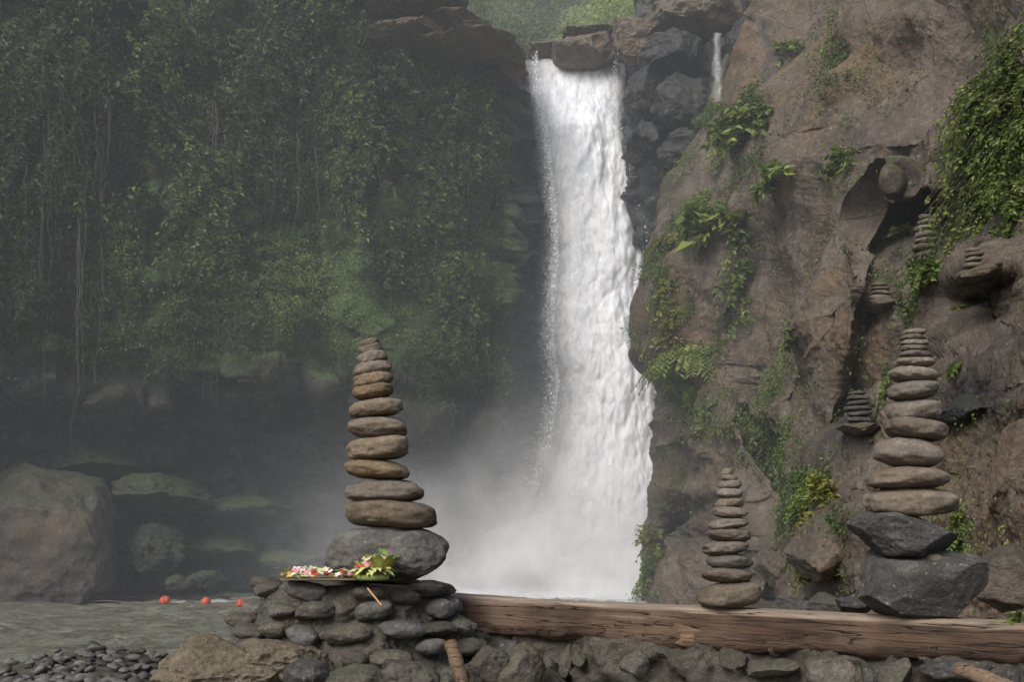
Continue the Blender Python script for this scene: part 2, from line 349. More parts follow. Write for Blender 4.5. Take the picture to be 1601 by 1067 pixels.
def bdisp(p,px,py):
    q=p+fbm(p*.5,3,71)[:,None]*.5
    f1,e1=facet(q*np.array([.55,.55,.8]),51,1.2); f2,e2=facet(q*np.array([1.4,1.4,2.2]),61,1.2)
    return .8*f1*sstep(e1,0,.08)+.4*f2*sstep(e2,0,.08)+.4*fbm(p*.35,3,11)+.12*fbm(p*2.2,4,13)
def battr(p,px,py,n): 
    br=sstep(-py,-95,-50); return {'wet':np.clip(1.1-br*1.3+.3*fbm(p*.4,3,4),0,1),'moss':np.clip(.06+.4*fbm(p*.4,3,6),0,1)}
GR['but']=relief('cliff_wet_rock',[(-120,1010),(20,985),(60,985),(120,990),(235,970),(330,978),(400,1000),(600,1030),(980,1045)],1300,-120,960,bd,360,220,30,4,bdisp,M['wetrock'],battr,(1.,18))
ctl=np.array([(1000,930,29.5),(1005,700,29),(995,520,28.5),(1040,270,29.5),(1130,100,31),(1200,-30,32),
(1090,900,27),(1090,700,26.6),(1080,480,26.6),(1110,300,28),
(1200,930,20),(1200,700,21.5),(1200,500,22.8),(1230,300,24.5),(1260,100,26.5),(1300,-60,28.5),
(1400,930,12.5),(1400,700,15),(1400,500,16.5),(1400,300,18.3),(1400,100,21),(1400,-60,23.5),
(1600,930,9),(1600,700,10.2),(1600,550,11.5),(1600,400,13),(1600,200,14.5),(1600,-60,16.5),
(1850,930,7),(1850,500,8.5),(1850,0,11),(1300,800,16),(1300,600,19)],float)
def tps(a,b):
    d=np.sqrt(((a[:,None]-b[None])**2).sum(-1))/300; return d*d*np.log(d+1e-6)
A=tps(ctl[:,:2],ctl[:,:2]); Pm=np.concatenate([np.ones((len(ctl),1)),ctl[:,:2]/300],1); A=np.block([[A+np.eye(len(ctl))*.02,Pm],[Pm.T,np.zeros((3,3))]])
wts=np.linalg.solve(A,np.append(ctl[:,2],[0,0,0]))
def rd(px,py):
    q=np.stack([px.ravel(),py.ravel()],1); D=tps(q,ctl[:,:2])@wts[:-3]+np.concatenate([np.ones((len(q),1)),q/300],1)@wts[-3:]; Y=np.clip(D,6.,33).reshape(px.shape)
    qq=np.stack([px.ravel()/130,py.ravel()/130,0*px.ravel()],1)
    px=px+20*fbm(qq,5,500,.5).reshape(px.shape); py=py+20*fbm(qq+9,5,510,.5).reshape(px.shape)
    g=lambda cx,cy,rx,ry,a:a*np.exp(-(((px-cx)/rx)**2+((py-cy)/ry)**2))
    gl=interp(py,[(-60,1200),(150,1150),(300,1185),(450,1175),(600,1150),(700,1190),(800,1215),(940,1205)])
    Y=Y+2.0*np.exp(-((px-gl)/15)**2)-1.0*sstep(px-gl,0,20)*np.exp(-np.maximum(px-gl-22,0)/120)
    Y=Y+g(1445,340,62,22,2.6)-g(1430,290,90,20,1.0)+g(1570,490,50,50,2.0)-g(1560,405,60,20,.8)
    Y=Y+g(1080,830,40,44,4.6)-g(1085,770,55,16,1.0)-g(1035,545,50,60,.8)+g(1030,610,40,22,1.0)
    Y=Y-g(1330,440,90,150,1.2)+g(1430,560,45,80,.8)
    def step(pts,x0,x1,a,w,decay):
        dl=py-interp(px,pts); return -a*sstep(dl,-w,w)*np.exp(-np.maximum(dl-w,0)/decay)*sstep(px,x0,x0+50)*sstep(-px,-x1,-x1+60)
    Y=Y+step([(1150,760),(1270,700),(1420,600),(1520,560),(1700,520)],1230,1900,1.3,6,150)
    Y=Y+step([(1200,300),(1340,215),(1480,130),(1700,60)],1230,1900,1.4,7,150)
    Y=Y+step([(1170,150),(1300,60),(1420,10)],1160,1480,1.1,7,90)
    Y=Y+step([(1240,860),(1350,800),(1500,760)],1220,1520,.8,5,80)
    Y=Y+step([(1250,780),(1330,700),(1400,660)],1240,1420,.5,5,60)
    Y=Y+step([(1470,700),(1540,640),(1700,600)],1460,1900,.5,5,70)
    Y=Y+step([(1500,840),(1560,760),(1700,700)],1500,1900,.5,5,70)
    Y=Y+step([(1020,420),(1100,380),(1170,300)],1010,1190,.9,7,80)
    Y=Y+step([(1000,700),(1080,660),(1170,640)],995,1190,.8,7,60)
    Y=Y+step([(1380,480),(1480,440),(1560,380)],1370,1600,.5,6,70)
    Y=Y+step([(1220,520),(1300,470),(1380,400)],1210,1400,.6,6,70)
    Y=Y+step([(1180,640),(1250,560),(1300,500)],1170,1310,.7,6,60)
    ar=interp(py,[(200,1420),(330,1370),(480,1345),(640,1300),(700,1290)])
    Y=Y+1.1*sstep(px-ar,-5,18)*np.exp(-np.maximum(px-ar-18,0)/90)*sstep(py,220,330)*sstep(-py,-720,-640)
    ar2=interp(py,[(100,1330),(250,1270),(420,1230),(600,1200)])
    Y=Y-.9*sstep(px-ar2,-5,14)*np.exp(-np.maximum(px-ar2-14,0)/70)*sstep(py,110,200)*sstep(-py,-600,-520)
    return Y
def rdisp(p,px,py):
    # continuous creased faces: maxima and minima of smooth fields meet in sharp arrises and cracks, never in steps
    q=p+fbm(p*.35,3,171)[:,None]*.4
    u=(q[:,0]*.45+q[:,2]*.89); v=(q[:,0]*.89-q[:,2]*.45)
    def fold(P_,s): 
        a,b,c_,d_=vn(P_,s),vn(P_+7.3,s+1),vn(P_+3.7,s+2),vn(P_+11.1,s+3)
        return np.maximum(a,b)-np.maximum(c_,d_)
    A1_=fold(np.stack([u*.16,v*.42,q[:,1]*.22],1),430)
    A2_=fold(np.stack([u*.42,v*.95,q[:,1]*.5],1)+2,440)
    A3_=fold(np.stack([u*1.1,v*1.9,q[:,1]*1.2],1)+5,450)
    A4_=fold(p*3.1+1,460)
    k=np.clip(p[:,1]/20,.45,1.2); low=sstep(py,540,720); lf=sstep(-px,-1190,-1120)
    msk=sstep(fbm(p*.3,3,180),-.05,.3)
    rgh=.5+.5*msk+.4*low+.3*lf
    return (.75*A1_+(.24+.10*low)*A2_+.10*rgh*A3_)*k+.05*rgh*A4_+k*.06*fbm(p*1.4,4,113,.6)+.055*fbm(p*4.,5,115,.65)+.05*np.maximum(0,fbm(p*9.,2,117)-.1)
def rattr(p,px,py,n):
    g=lambda cx,cy,rx,ry,a:a*np.exp(-(((px-cx)/rx)**2+((py-cy)/ry)**2))
    wet=g(1540,620,70,50,.9)+g(1350,700,80,40,.6)+g(1450,335,60,22,.9)+g(1570,490,50,50,.9)+g(1080,830,55,55,1.2)+.45*sstep(-px,-1070,-1000)+g(1290,880,100,60,.3)  # besides wet rock, this mask also darkens the hollows and the cave
    left=sstep(-px,-1210,-1120)
    mo=left*(.22+.75*fbm(p*.45,4,6))+(1-left)*(.06+.7*fbm(p*.6,4,7))+g(1530,260,60,140,.4)+g(1300,770,60,40,.3)
    return {'wet':np.clip(wet+.4*fbm(p*.4,4,9),0,1),'moss':np.clip(mo,0,1)}
GR['right']=relief('cliff_right',[(-120,1215),(0,1165),(100,1132),(180,1112),(270,1042),(360,1025),(440,1010),(500,998),(545,1000),(575,1022),(600,1032),(640,1024),(700,1016),(800,1018),(860,1012),(935,1004),(1010,990)],1950,-120,1010,rd,680,760,40,7,rdisp,M['cliff'],rattr,smooth=20)
def surf(which,px,py):
    Q,N_=GR[which][:2]; v=Q.reshape(-1,3)
    if 'k'+which not in GR:
        y=np.maximum(v[:,1],1); GR['k'+which]=(v[:,0]/y*F+CX,HY-(v[:,2]-CZ)/y*F)
    X,Yp=GR['k'+which]; d=(X-px)**2+(Yp-py)**2
    idx=np.argpartition(d,12)[:12]; i=idx[np.argmin(v[idx,1])]
    return v[i].copy(),N_.reshape(-1,3)[i].copy()
# ---------------------------------------------------------------- ground, banks, water
def grid_xy(x0,x1,y0,y1,nx,ny):
    X,Yg=np.meshgrid(np.linspace(x0,x1,nx),np.linspace(y0,y1,ny)); return X.ravel(),Yg.ravel()
X,Yg=grid_xy(-300,300,-200,500,60,60); o=npmesh('ground',np.stack([X,Yg,X*0-1.6],1),gridfaces(60,60),M['ground']); tag(o,kind='structure')
def bank(x,y):
    z=np.interp(y,[-8,3,5,10,12,14,17,40],[.35,.35,.2,.15,.0,-.3,-.8,-1.2])
    z2=np.interp(y,[-8,3,6,12,20,30,40],[.35,.5,1.0,1.0,.7,-.2,-1.2]); w=sstep(x,.15*y-.4,.15*y+1.2) 
    return z*(1-w)+z2*w
X,Yg=grid_xy(-14,12,-8,34,260,420); p=np.stack([X,Yg,X*0],1)
Z=bank(X,Yg)+.12*fbm(p*.7,4,1)+.05*fbm(p*3,3,2)
o=npmesh('river_bank',np.stack([X,Yg,Z],1),gridfaces(420,260),M['ground']); tag(o,kind='structure')
X,Yg=grid_xy(-32,14,8,42,620,520); p=np.stack([X,Yg,X*0],1)
dist=np.sqrt(((X-2.6)/1.3)**2+(Yg-36)**2)
Z=.10*fbm(p*np.array([.5,.9,1]),4,77)+.10*ridge(p*np.array([1.2,2.4,1]),3,78)+.18*np.exp(-dist/3.5)*(fbm(p*1.5,3,79)+.6)
foam=np.clip(1.25-dist/7.5,0,1)+.36*np.exp(-(((X+9.)/3.5)**2+((Yg-30.5)/2.)**2))+.27*fbm(p*.3,3,80)+.06
o=npmesh('river_water',np.stack([X,Yg,Z],1),gridfaces(520,620),M['water'],attrs={'foam':foam}); tag(o,kind='structure')
X,Yg=grid_xy(.3,4.6,37.3,50,40,60); p=np.stack([X,Yg,X*0],1)
o=npmesh('upper_river',np.stack([X,Yg,19.95+.05*fbm(p*1.5,3,3)],1),gridfaces(60,40),M['water'],attrs={'foam':X*0+.5}); tag(o,kind='structure')
X,Zh=np.meshgrid(np.linspace(-24,34,130),np.linspace(0,1,70)); P=np.stack([X,56+Zh*16+0*X,18+Zh*26],-1); p=P.reshape(-1,3); p=p+np.array([0,-1,0])*(1.8*fbm(p*.15,4,300)+1.2*np.abs(fbm(p*.5,3,301)))[:,None]
P=p.reshape(P.shape); o=npmesh('hillside',p,gridfaces(70,130),M['ground']); tag(o,kind='structure')
nh=gnorm(P).reshape(-1,3); nh*=np.sign(-nh[:,1:2]); N=60000; idx=rng.integers(0,len(p),N); cl=np.clip(fbm(p[idx]*.5,3,305)+.4,0,1)
V,Fc=leaves(p[idx]+rng.normal(0,.25,(N,3))+nh[idx]*(cl*1.6*rng.random(N))[:,None],nh[idx],rng.uniform(.2,.42,N),.6,.3,1.)
o=npmesh('hillside_foliage',V,Fc,M['leaftree'],attrs={'tint':rep(.35+.5*cl+.25*fbm(p[idx]*.12,3,306)+.35*sstep(p[idx][:,0],2,9)+rng.normal(0,.1,N))},smooth=False); tag(o,'pale hazy woodland on the hillside beyond the top of the waterfall','trees',kind='stuff')
# ---------------------------------------------------------------- waterfall
def fall_sheet(Ls,Rs,py0,py1,Yc,nr,nc,seed,off,gap=None,top=1.2,jag=7,ew=3.2):
    py=np.linspace(py0,py1,nr); L=interp(py,Ls); Rr=interp(py,Rs)
    L=L+jag*fbm(np.stack([py/40,py*0+seed,py*0],1),3,seed); Rr=Rr+3*fbm(np.stack([py/40,py*0+seed,py*0+5],1),3,seed)
    s=np.linspace(0,1,nc); px=L[:,None]+(Rr-L)[:,None]*s; PY=np.repeat(py[:,None],nc,1)
    drop=np.clip((py-py0)/110,0,1)**.6
    Y=Yc+top*(1-drop)[:,None]+off*drop[:,None]+0*px
    P=np.stack([(px-CX)/F*Y,Y,CZ+(HY-PY)/F*Y],-1); p=P.reshape(-1,3)
    d=.42*np.abs(fbm(p*np.array([.8,0,.32])+seed,4,seed))+.12*np.abs(fbm(p*np.array([2.2,0,1.1])+seed,4,seed+3))+.04*fbm(p*np.array([5,0,3.])+seed,3,seed+7)
    bulge=np.sin(np.pi*s)[None]*.5
    P[...,1]-=d.reshape(P.shape[:2])*np.clip(.3+drop,0,1)[:,None]+bulge*drop[:,None]
    edge=np.minimum(1,np.minimum(s*ew,(1-s)*5))[None]+0*px
    edge*=np.clip((PY-py0)/8,0,1)*.5+.5
    if gap is not None: edge-=1.3*np.exp(-((px-gap[0])/gap[1])**4)*sstep(-PY,-gap[3],-gap[2])
    return P.reshape(-1,3),gridfaces(nr,nc),edge.ravel()
Ls=[(90,814),(150,816),(230,832),(330,844),(400,848),(480,842),(540,840),(600,850),(700,836),(780,812),(850,780),(960,745)]
Rs=[(90,984),(190,982),(230,994),(300,1012),(400,1032),(500,1042),(600,1056),(960,1080)]
fallroot=empty('waterfall',(2.6,36.2,0)); tag(fallroot,kind='structure')
inv=np.array([2.6,36.2,0])
P_,F_,E_=fall_sheet([(a,b+50) for a,b in Ls],[(a,b-18) for a,b in Rs],124,990,36.2,420,120,90,.55,None)
npmesh('water_core',P_-inv,F_,M['fallcore'],fallroot,attrs={'edge':E_})
parts=[];ed=[]
for k,(off,shr) in enumerate([(.35,-16),(.0,-6),(-.35,18)]):
    P_,F_,E_=fall_sheet([(a,b+shr*(0.3 if b<=818 and a<160 else 1)) for a,b in Ls],[(a,b-max(shr,0)*.5) for a,b in Rs],93+k*1.5,975,36.2,430,150,100+k*11,off,(900,20,96,128) if k<2 else (900,40,96,200),ew=1.9)
    parts.append((P_-inv,F_)); ed.append(E_-.05*k)
V,Fc=join(parts); npmesh('water_veil',V,Fc,M['fall'],fallroot,attrs={'edge':np.concatenate(ed)})
P_,F_,E_=fall_sheet([(50,1111),(80,1112),(120,1106),(178,1104)],[(50,1128),(80,1126),(120,1132),(178,1134)],52,176,31.3,80,24,300,0,None,.4,4)
pyv_=HY-(P_[:,2]-CZ)/P_[:,1]*F
o=npmesh('side_trickle',P_,F_,M['fall'],attrs={'edge':E_*(.36-.14*sstep(pyv_,80,175))}); tag(o,kind='structure')
n=14000; py=rng.uniform(110,850,n); side=rng.random(n)<.8; w=np.abs(rng.normal(0,1,n))
L=interp(py,Ls);Rr=interp(py,Rs); spread=3+(py-90)*.015
px=np.where(side,L-w*spread+24,Rr-w*spread*.8-24)
Yd=36.0-rng.uniform(0,1.4,n); P=np.stack([(px-CX)/F*36.2,Yd,CZ+(HY-py)/F*36.2],1)
sz=np.minimum(rng.exponential(.004,n)+.003,.014); d=rng.normal(0,1,(n,4,3)); d[:,:,2]*=1.8
V=(P[:,None]+d*sz[:,None,None]).reshape(-1,3); i=np.arange(n)[:,None]*4
o=npmesh('water_spray',V,np.concatenate([i+np.array(a) for a in ([0,1,2],[0,2,3],[0,3,1],[1,3,2])]),M['spray'],smooth=False); tag(o,'white droplets flying off the edges of the waterfall','spray',kind='stuff')
parts=[];ed=[]
for k,(Yv,cx_,wx,hz,am) in enumerate([(34.4,930,215,6.8,.8),(32.4,885,270,4.6,.78)]):
    U,Vv=np.meshgrid(np.linspace(-1,1,90),np.linspace(0,1,70)); xw=(cx_-CX)/F*Yv+U*(wx*1.9/F*Yv); zw=Vv*hz*1.7-.05
    ps=np.stack([xw,Yv+0*xw,zw],-1); f=fbm(ps.reshape(-1,3)*.45+k*7,4,620+k).reshape(xw.shape); ps[...,1]+=-.8*(1-U**2)+.15*f
    e_=np.clip(1-U**2,0,1)**2*np.exp(-((Vv*1.7-.15*f)/.62)**2)*am*sstep(1-Vv,0,.35)
    parts.append((ps.reshape(-1,3),gridfaces(70,90))); ed.append(np.clip(e_*(1+.5*f),0,1).ravel())
V,Fc=join(parts); o=npmesh('spray_cloud',V,Fc,M['cloud'],attrs={'edge':np.concatenate(ed)}); tag(o,'bright billowing spray where the waterfall hits the pool','spray',kind='stuff')
# ---------------------------------------------------------------- vegetation cover on left cliff
Q,Nq,cc,nr=GR['wall']; q=Q.reshape(-1,3); nq=Nq.reshape(-1,3); 
pxv=q[:,0]/q[:,1]*F+CX; pyv=HY-(q[:,2]-CZ)/q[:,1]*F
if nq[:,1].mean()>0: nq=-nq
pt=(q[:,2]>3)&(pxv>-200)&(pxv<800)&(pyv>-120)
lowz=7.2-.9*sstep(pxv,560,640)*sstep(-pxv,-800,-700)
den=(sstep(q[:,2]+.8*fbm(q*.5,3,203)-lowz,-.5,.8))*(.08+1.*sstep(fbm(q*np.array([.55,.55,.3]),4,200),-.20,.10))*sstep(-pxv,-796,-755)+.02*sstep(q[:,2],3,5)
den=den*pt*(1+.3*(q[:,2]>15))*(1-.93*sstep(pxv,580,620)*sstep(-pyv,-125,-105))
def scatter(name,N,den,q,nq,sizef,mat,tintf,out,label,droop=.7,aspect=.5,cs=1.1):
    idx=rng.choice(len(q),N,p=den/den.sum()); P=q[idx]+rng.normal(0,.05,(N,3)); nn=nq[idx]
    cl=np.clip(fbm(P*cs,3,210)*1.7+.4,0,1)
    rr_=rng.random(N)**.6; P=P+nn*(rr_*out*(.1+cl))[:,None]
    V,Fc=leaves(P,nn,sizef(P,N),aspect,droop,1.)
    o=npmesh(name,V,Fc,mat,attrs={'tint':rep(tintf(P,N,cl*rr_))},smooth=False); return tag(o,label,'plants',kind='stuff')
def tint1(P,N,cl):
    px=P[:,0]/P[:,1]*F+CX; py=HY-(P[:,2]-CZ)/P[:,1]*F
    y=np.exp(-(((px-610)/210)**2+((py-430)/160)**2))*.34
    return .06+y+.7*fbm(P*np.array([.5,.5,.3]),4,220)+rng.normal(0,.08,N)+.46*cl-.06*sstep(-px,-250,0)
def size1(P,N):
    px=P[:,0]/P[:,1]*F+CX; py=HY-(P[:,2]-CZ)/P[:,1]*F; y=np.exp(-(((px-560)/280)**2+((py-450)/170)**2))
    return rng.uniform(.06,.15,N)*(1+.5*sstep(P[:,2],12,17))*(1-.4*y)
scatter('cliff_foliage',290000,den,q,nq,size1,M['leafdark'],tint1,.42,'dense mixed leaves and creepers covering the shaded cliff left of the waterfall',.9,.7,np.array([.9,.9,.38]))
den2=den*(fbm(q*.5,3,230)>.05)*(q[:,2]>11.5)
scatter('broad_leaf_cover',6000,den2,q,nq,lambda P,N:rng.uniform(.15,.26,N),M['leafdark'],lambda P,N,cl:.32+.4*fbm(P*.6,3,2)+rng.normal(0,.1,N)+.25*cl,.55,'larger drooping leaves standing out of the creepers on the left cliff',.9,.6)
Qr,Nr,PXr,PYr=GR['right']; q=Qr.reshape(-1,3); nq=Nr.reshape(-1,3); pxv=PXr.ravel(); pyv=PYr.ravel()
g=lambda cx,cy,rx,ry,a:a*np.exp(-(((pxv-cx)/rx)**2+((pyv-cy)/ry)**2))
den=(g(1160,215,40,55,1.2)+g(1130,350,42,40,.9)+g(1050,480,24,70,.7)+g(1085,590,38,60,.9)+g(1190,700,30,80,.5)+g(1030,870,18,60,.5)+g(1550,260,50,150,1.3)+g(1290,790,50,40,.9)+g(1450,430,45,40,.7)+g(1330,170,30,90,.35)+g(1480,830,30,50,.5)+g(1145,480,18,80,.5)+g(1270,760,20,60,.4)+.02)
den*=np.clip(.1+fbm(q*1.0,4,240)*2.2,0,2)*(pyv<960)*(q[:,1]**2/200)*(1-.95*np.clip(g(1080,830,50,50,1.2),0,1)); den[np.arange(len(q))%(Qr.shape[1])<40]=0
scatter('creeper_cover',76000,den,q,nq,lambda P,N:rng.uniform(.03,.085,N)*(P[:,1]/20)**.5,M['leafbright'],lambda P,N,cl:.25+.5*fbm(P*.9,4,242)+rng.normal(0,.15,N)+.3*cl,.35,'low green creepers growing in patches over the brown cliff right of the waterfall',.7,.6)
# ---------------------------------------------------------------- plants
def plant(kind,name,label,pos,nrm,w,h,n,leaf,mat,group=None,tint=.5,cat='plant'):
    e=empty(name,tuple(pos)); tag(e,label,cat,group)
    nrm=np.array([nrm[0],nrm[1],nrm[2]*.3]); nrm/=np.linalg.norm(nrm)+1e-9
    side=np.cross(nrm,[0,0,1.]); side/=np.linalg.norm(side)
    st=[];LP=[];LA=[];T=[]
    ns=max(5,n//(14 if kind!='fern' else 26))
    for i in range(ns):
        a=rng.uniform(-1,1)
        if kind=='hang': zz0=rng.uniform(-.5,.5); root=side*rng.normal(0,.36)*w*(1-.6*abs(zz0))+np.array([0,0,zz0*h]); dirv=nrm*rng.uniform(.4,1)+side*rng.normal(0,.4)+np.array([0,0,.25]); Ln=h*rng.uniform(.10,.36); grav=1.7
        elif kind=='fern': root=side*a*w*.15; dirv=nrm*rng.uniform(.2,.8)+side*a*.9+np.array([0,0,rng.uniform(.1,1)]); Ln=.55*max(w,h)*rng.uniform(.6,1.1); grav=1.5
        else: root=side*a*w*.25+np.array([0,0,rng.uniform(-.3,.3)*h*.5]); dirv=nrm*rng.uniform(.3,.9)+side*a*1.1+np.array([0,0,rng.uniform(-.3,1.1)]); Ln=.55*max(w,h)*rng.uniform(.4,1); grav=.5
        dirv=dirv/np.linalg.norm(dirv); tt=np.linspace(0,1,7)[:,None]
        pts=root+dirv*tt*Ln+np.array([0,0,-1])*grav*tt**2*Ln*.6+rng.normal(0,.015*Ln,(7,3))*tt
        st.append(tube_arrays(pts,np.linspace(.007,.003,7)*(1+leaf*2),4))
        k=max(3,n//ns); u=rng.uniform(.15,1,k) if kind!='fern' else np.linspace(.12,1,k)
        b=np.stack([np.interp(u,tt[:,0],pts[:,m]) for m in range(3)],1); tan=np.gradient(pts,axis=0)[np.clip((u*6).astype(int),0,6)]; tan/=np.linalg.norm(tan,axis=1,keepdims=True)+1e-9
        sg=np.where(np.arange(k)%2,1,-1)[:,None]; sv=np.cross(tan,[0,0,1.]); sv/=np.linalg.norm(sv,axis=1,keepdims=True)+1e-9
        ax=tan*.55+sv*sg*1.0+np.array([0,0,-.15])
        LP.append(b);LA.append(ax);T.append(tint+rng.normal(0,.1,k)+rng.normal(0,.16))
    LP=np.concatenate(LP);LA=np.concatenate(LA);T=np.concatenate(T)
    V,Fc=leaves(LP,np.repeat(nrm[None],len(LP),0),leaf*rng.uniform(.5,1.25,len(LP)),.55 if kind!='fern' else .25,jit=1.1 if kind!='fern' else .25,axis=LA)
    npmesh('foliage',V,Fc,mat,e,{'tint':rep(T)},smooth=False); V,Fc=join(st); npmesh('stem',V,Fc,M['stem'],e)
    return e
PL=[
('bush','shrub',1165,205,120,110,900,15,'leafbright',.6,'broad leafed green shrub high on the brown cliff beside the dark wet rock'),
('bush','shrub',1235,78,46,50,110,15,'leafbright',.8,'small bright shrub alone near the top of the right cliff'),
('bush','shrub',1325,250,60,70,200,14,'leafbright',.65,'light green sprig growing from the bare middle of the right cliff face'),
('bush','shrub',1215,285,70,80,200,19,'leafbright',.6,'shrub with long upright leaves just below the highest broad leafed shrub'),
('bush','leafy_plant',1115,355,100,90,190,30,'leafbright',.7,'large leafed plant spreading over the shoulder of the left buttress'),
('fern','fern',1050,375,80,60,520,12,'leafyellow',.5,'yellow green fern on the outer edge of the buttress facing the waterfall'),
('fern','fern',1080,560,110,150,2200,12,'leafbright',.75,'big bright green fern tuft hanging on the lower buttress'),
('hang','hanging_creeper',1045,480,44,120,500,10,'leafyellow',.35,'narrow creeper trailing down the buttress between the two ferns'),
('hang','hanging_creeper',1150,430,44,160,520,10,'leafbright',.45,'long creeper filling the cleft between buttress and main face'),
('hang','hanging_creeper',1540,270,120,290,4200,10,'leafbright',.6,'large mass of bright creeper hanging over the upper right rock face'),
('hang','hanging_creeper',1590,140,90,200,1800,10,'leafbright',.5,'creeper hanging at the top right corner of the cliff'),
('hang','hanging_creeper',1585,340,60,130,900,10,'leafbright',.5,'lower creeper hanging at the right edge above the dark hollow'),
('bush','leafy_plant',1380,378,80,60,44,26,'leafbright',.75,'sparse plant with large pale leaves left of the upper ledge cairn'),
('bush','shrub',1455,430,90,60,420,13,'leafbright',.5,'small shrub on the ledge under the upper ledge cairn'),
('bush','shrub',1290,775,100,80,520,12,'leafyellow',.5,'yellowish shrub low on the cliff right of the small cairn'),
('hang','hanging_creeper',1265,850,60,110,460,10,'leafyellow',.4,'olive creeper trailing behind the small cairn'),
('bush','shrub',1240,535,40,50,100,12,'leafbright',.3,'dull sprig in the middle of the smooth brown rock face'),
('hang','hanging_creeper',1195,720,50,120,460,10,'leafbright',.4,'creeper trailing in the cleft above the small cairn'),
('fern','fern',1495,575,60,50,220,12,'leafbright',.5,'fern in the crack right of the tall right cairn top'),
('hang','hanging_creeper',1492,840,46,100,420,10,'leafbright',.5,'green creeper on the rocks just right of the tall right cairn'),
('hang','hanging_creeper',1026,870,30,110,420,10,'leafyellow',.3,'brownish green creeper on the foot of the buttress by the pool'),
('fern','fern',1500,480,50,60,160,12,'leafbright',.6,'small fern below the right hand ledge cairn'),
('hang','hanging_creeper',1385,620,40,110,260,10,'leafbright',.45,'creeper beside the dark ledge cairn left of the right cairn'),
]
for k,nm,px,py,wp,hp,n,lf,mt,ti,lb in PL:
    s,nv=surf('right',px,py); sc=s[1]/F
    plant(k,nm,lb,s-np.array(nv)*.05,nv,wp*sc,hp*sc,n,lf*sc,M[mt],{'shrub':'shrubs on the right cliff','fern':'ferns on the right cliff','hanging_creeper':'creepers hanging on the right cliff','leafy_plant':'large leafed plants on the right cliff'}[nm],ti,{'shrub':'shrub','fern':'fern'}.get(nm,'plant'))
for i,(px,py,wp,hp) in enumerate([(480,40,110,220),(640,190,80,160),(560,240,80,200),(700,250,70,220),(400,180,90,240),(250,120,90,260),(90,160,100,280),(720,470,60,140),(330,330,90,200),(620,400,90,110),(750,190,40,150),(680,330,70,130)]):
    s,nv=surf('wall',px,py); sc=s[1]/F
    plant('hang','hanging_creeper','dark leafy creeper cascading down the shaded left cliff',s+np.array([0,-.22,0]),nv,wp*sc,hp*sc,2000,8.5*sc,M['leafdark'],'creepers cascading down the left cliff',.3+.12*(i%3))
for i in range(46):
    px=[rng.uniform(0,260),rng.uniform(300,760),rng.uniform(330,360),rng.uniform(40,240)][i%4]; py=rng.uniform(120,330); s,nv=surf('wall',px,py); Ln=rng.uniform(3,8)
    tt=np.linspace(0,1,14); pts=np.stack([.12*np.sin(tt*5+i)*tt,-.7-.3*tt,-tt*Ln],1)+rng.normal(0,.03,(14,3)); pts[0]=(0,.2,0)
    V,Fc=tube_arrays(pts,np.linspace(.024,.010,14),5); o=npmesh('hanging_root',V,Fc,M['root'],loc=tuple(s)); tag(o,'thin brown aerial root hanging straight down the left cliff','root','aerial roots hanging down the left cliff')
# ---------------------------------------------------------------- trees on top
def tree(x,y,z,H,Rc,n,tint,label):
    e=empty('tree',(x,y,z)); tag(e,label,'tree','trees above the waterfall')
    L=[];cl=[]
    tr=np.stack([np.linspace(0,.4,8)+rng.normal(0,.08,8),rng.normal(0,.08,8),np.linspace(-1,H*.8,8)],1); L.append(tube_arrays(tr,np.linspace(.2,.06,8),8))
    for i in range(12):
        b=tr[rng.integers(2,8)]; d=rng.normal(0,1,3); d[2]=abs(d[2])*.5; d/=np.linalg.norm(d); l=Rc*rng.uniform(.6,1.); tt=np.linspace(0,1,6)[:,None]
        pts=b+d*tt*l+np.array([0,0,.3])*tt**2*l; L.append(tube_arrays(pts,np.linspace(.06,.015,6),5)); cl+= [pts[-1],pts[3]]
    for i in range(22):
        d=rng.normal(0,1,3); d/=np.linalg.norm(d); cl.append(np.array([.3,0,H*.5])+d*Rc*rng.uniform(.4,1)*np.array([1,1,.9]))
    V,Fc=join(L); npmesh('trunk',V,Fc,M['stem'],e)
    cl=np.array(cl); k=rng.integers(0,len(cl),n); d=rng.normal(0,1,(n,3)); d/=np.linalg.norm(d,axis=1,keepdims=True); r=rng.uniform(.3,1,n)**.5*Rc*.36
    P=cl[k]+d*r[:,None]*np.array([1.2,1.2,.7]); V,Fc=leaves(P,d,rng.uniform(.12,.25,n),.6,.5,1.)
    npmesh('crown',V,Fc,M['leaftree'],e,{'tint':rep(tint+(k%5-2)*.07+.15*d[:,2]+rng.normal(0,.1,n))},smooth=False)
for px,Y,H,Rc,n,ti,lb in [(700,43,6,2.6,9000,.25,'dark hazy tree directly above the brown ledge left of the waterfall'),(785,48,8,2.4,8000,.4,'grey green tree between the ledge and the middle lip boulder'),(858,51,9,2.4,8000,.45,'distant tree just above the middle lip boulder'),(935,47,8.5,2.4,10000,.85,'pale yellow green tree right of the middle lip boulder'),(1015,45,8,2.4,9000,.95,'bright yellow green tree above the wet dark rock'),(1120,43,7,2.6,7000,.5,'green tree behind the top of the right cliff'),(610,42,5,2.8,8000,.25,'dark tree furthest left along the top of the gorge')]:
    x=(px-CX)/F*Y; tree(x,Y,19.8,H,Rc,n,ti,lb)
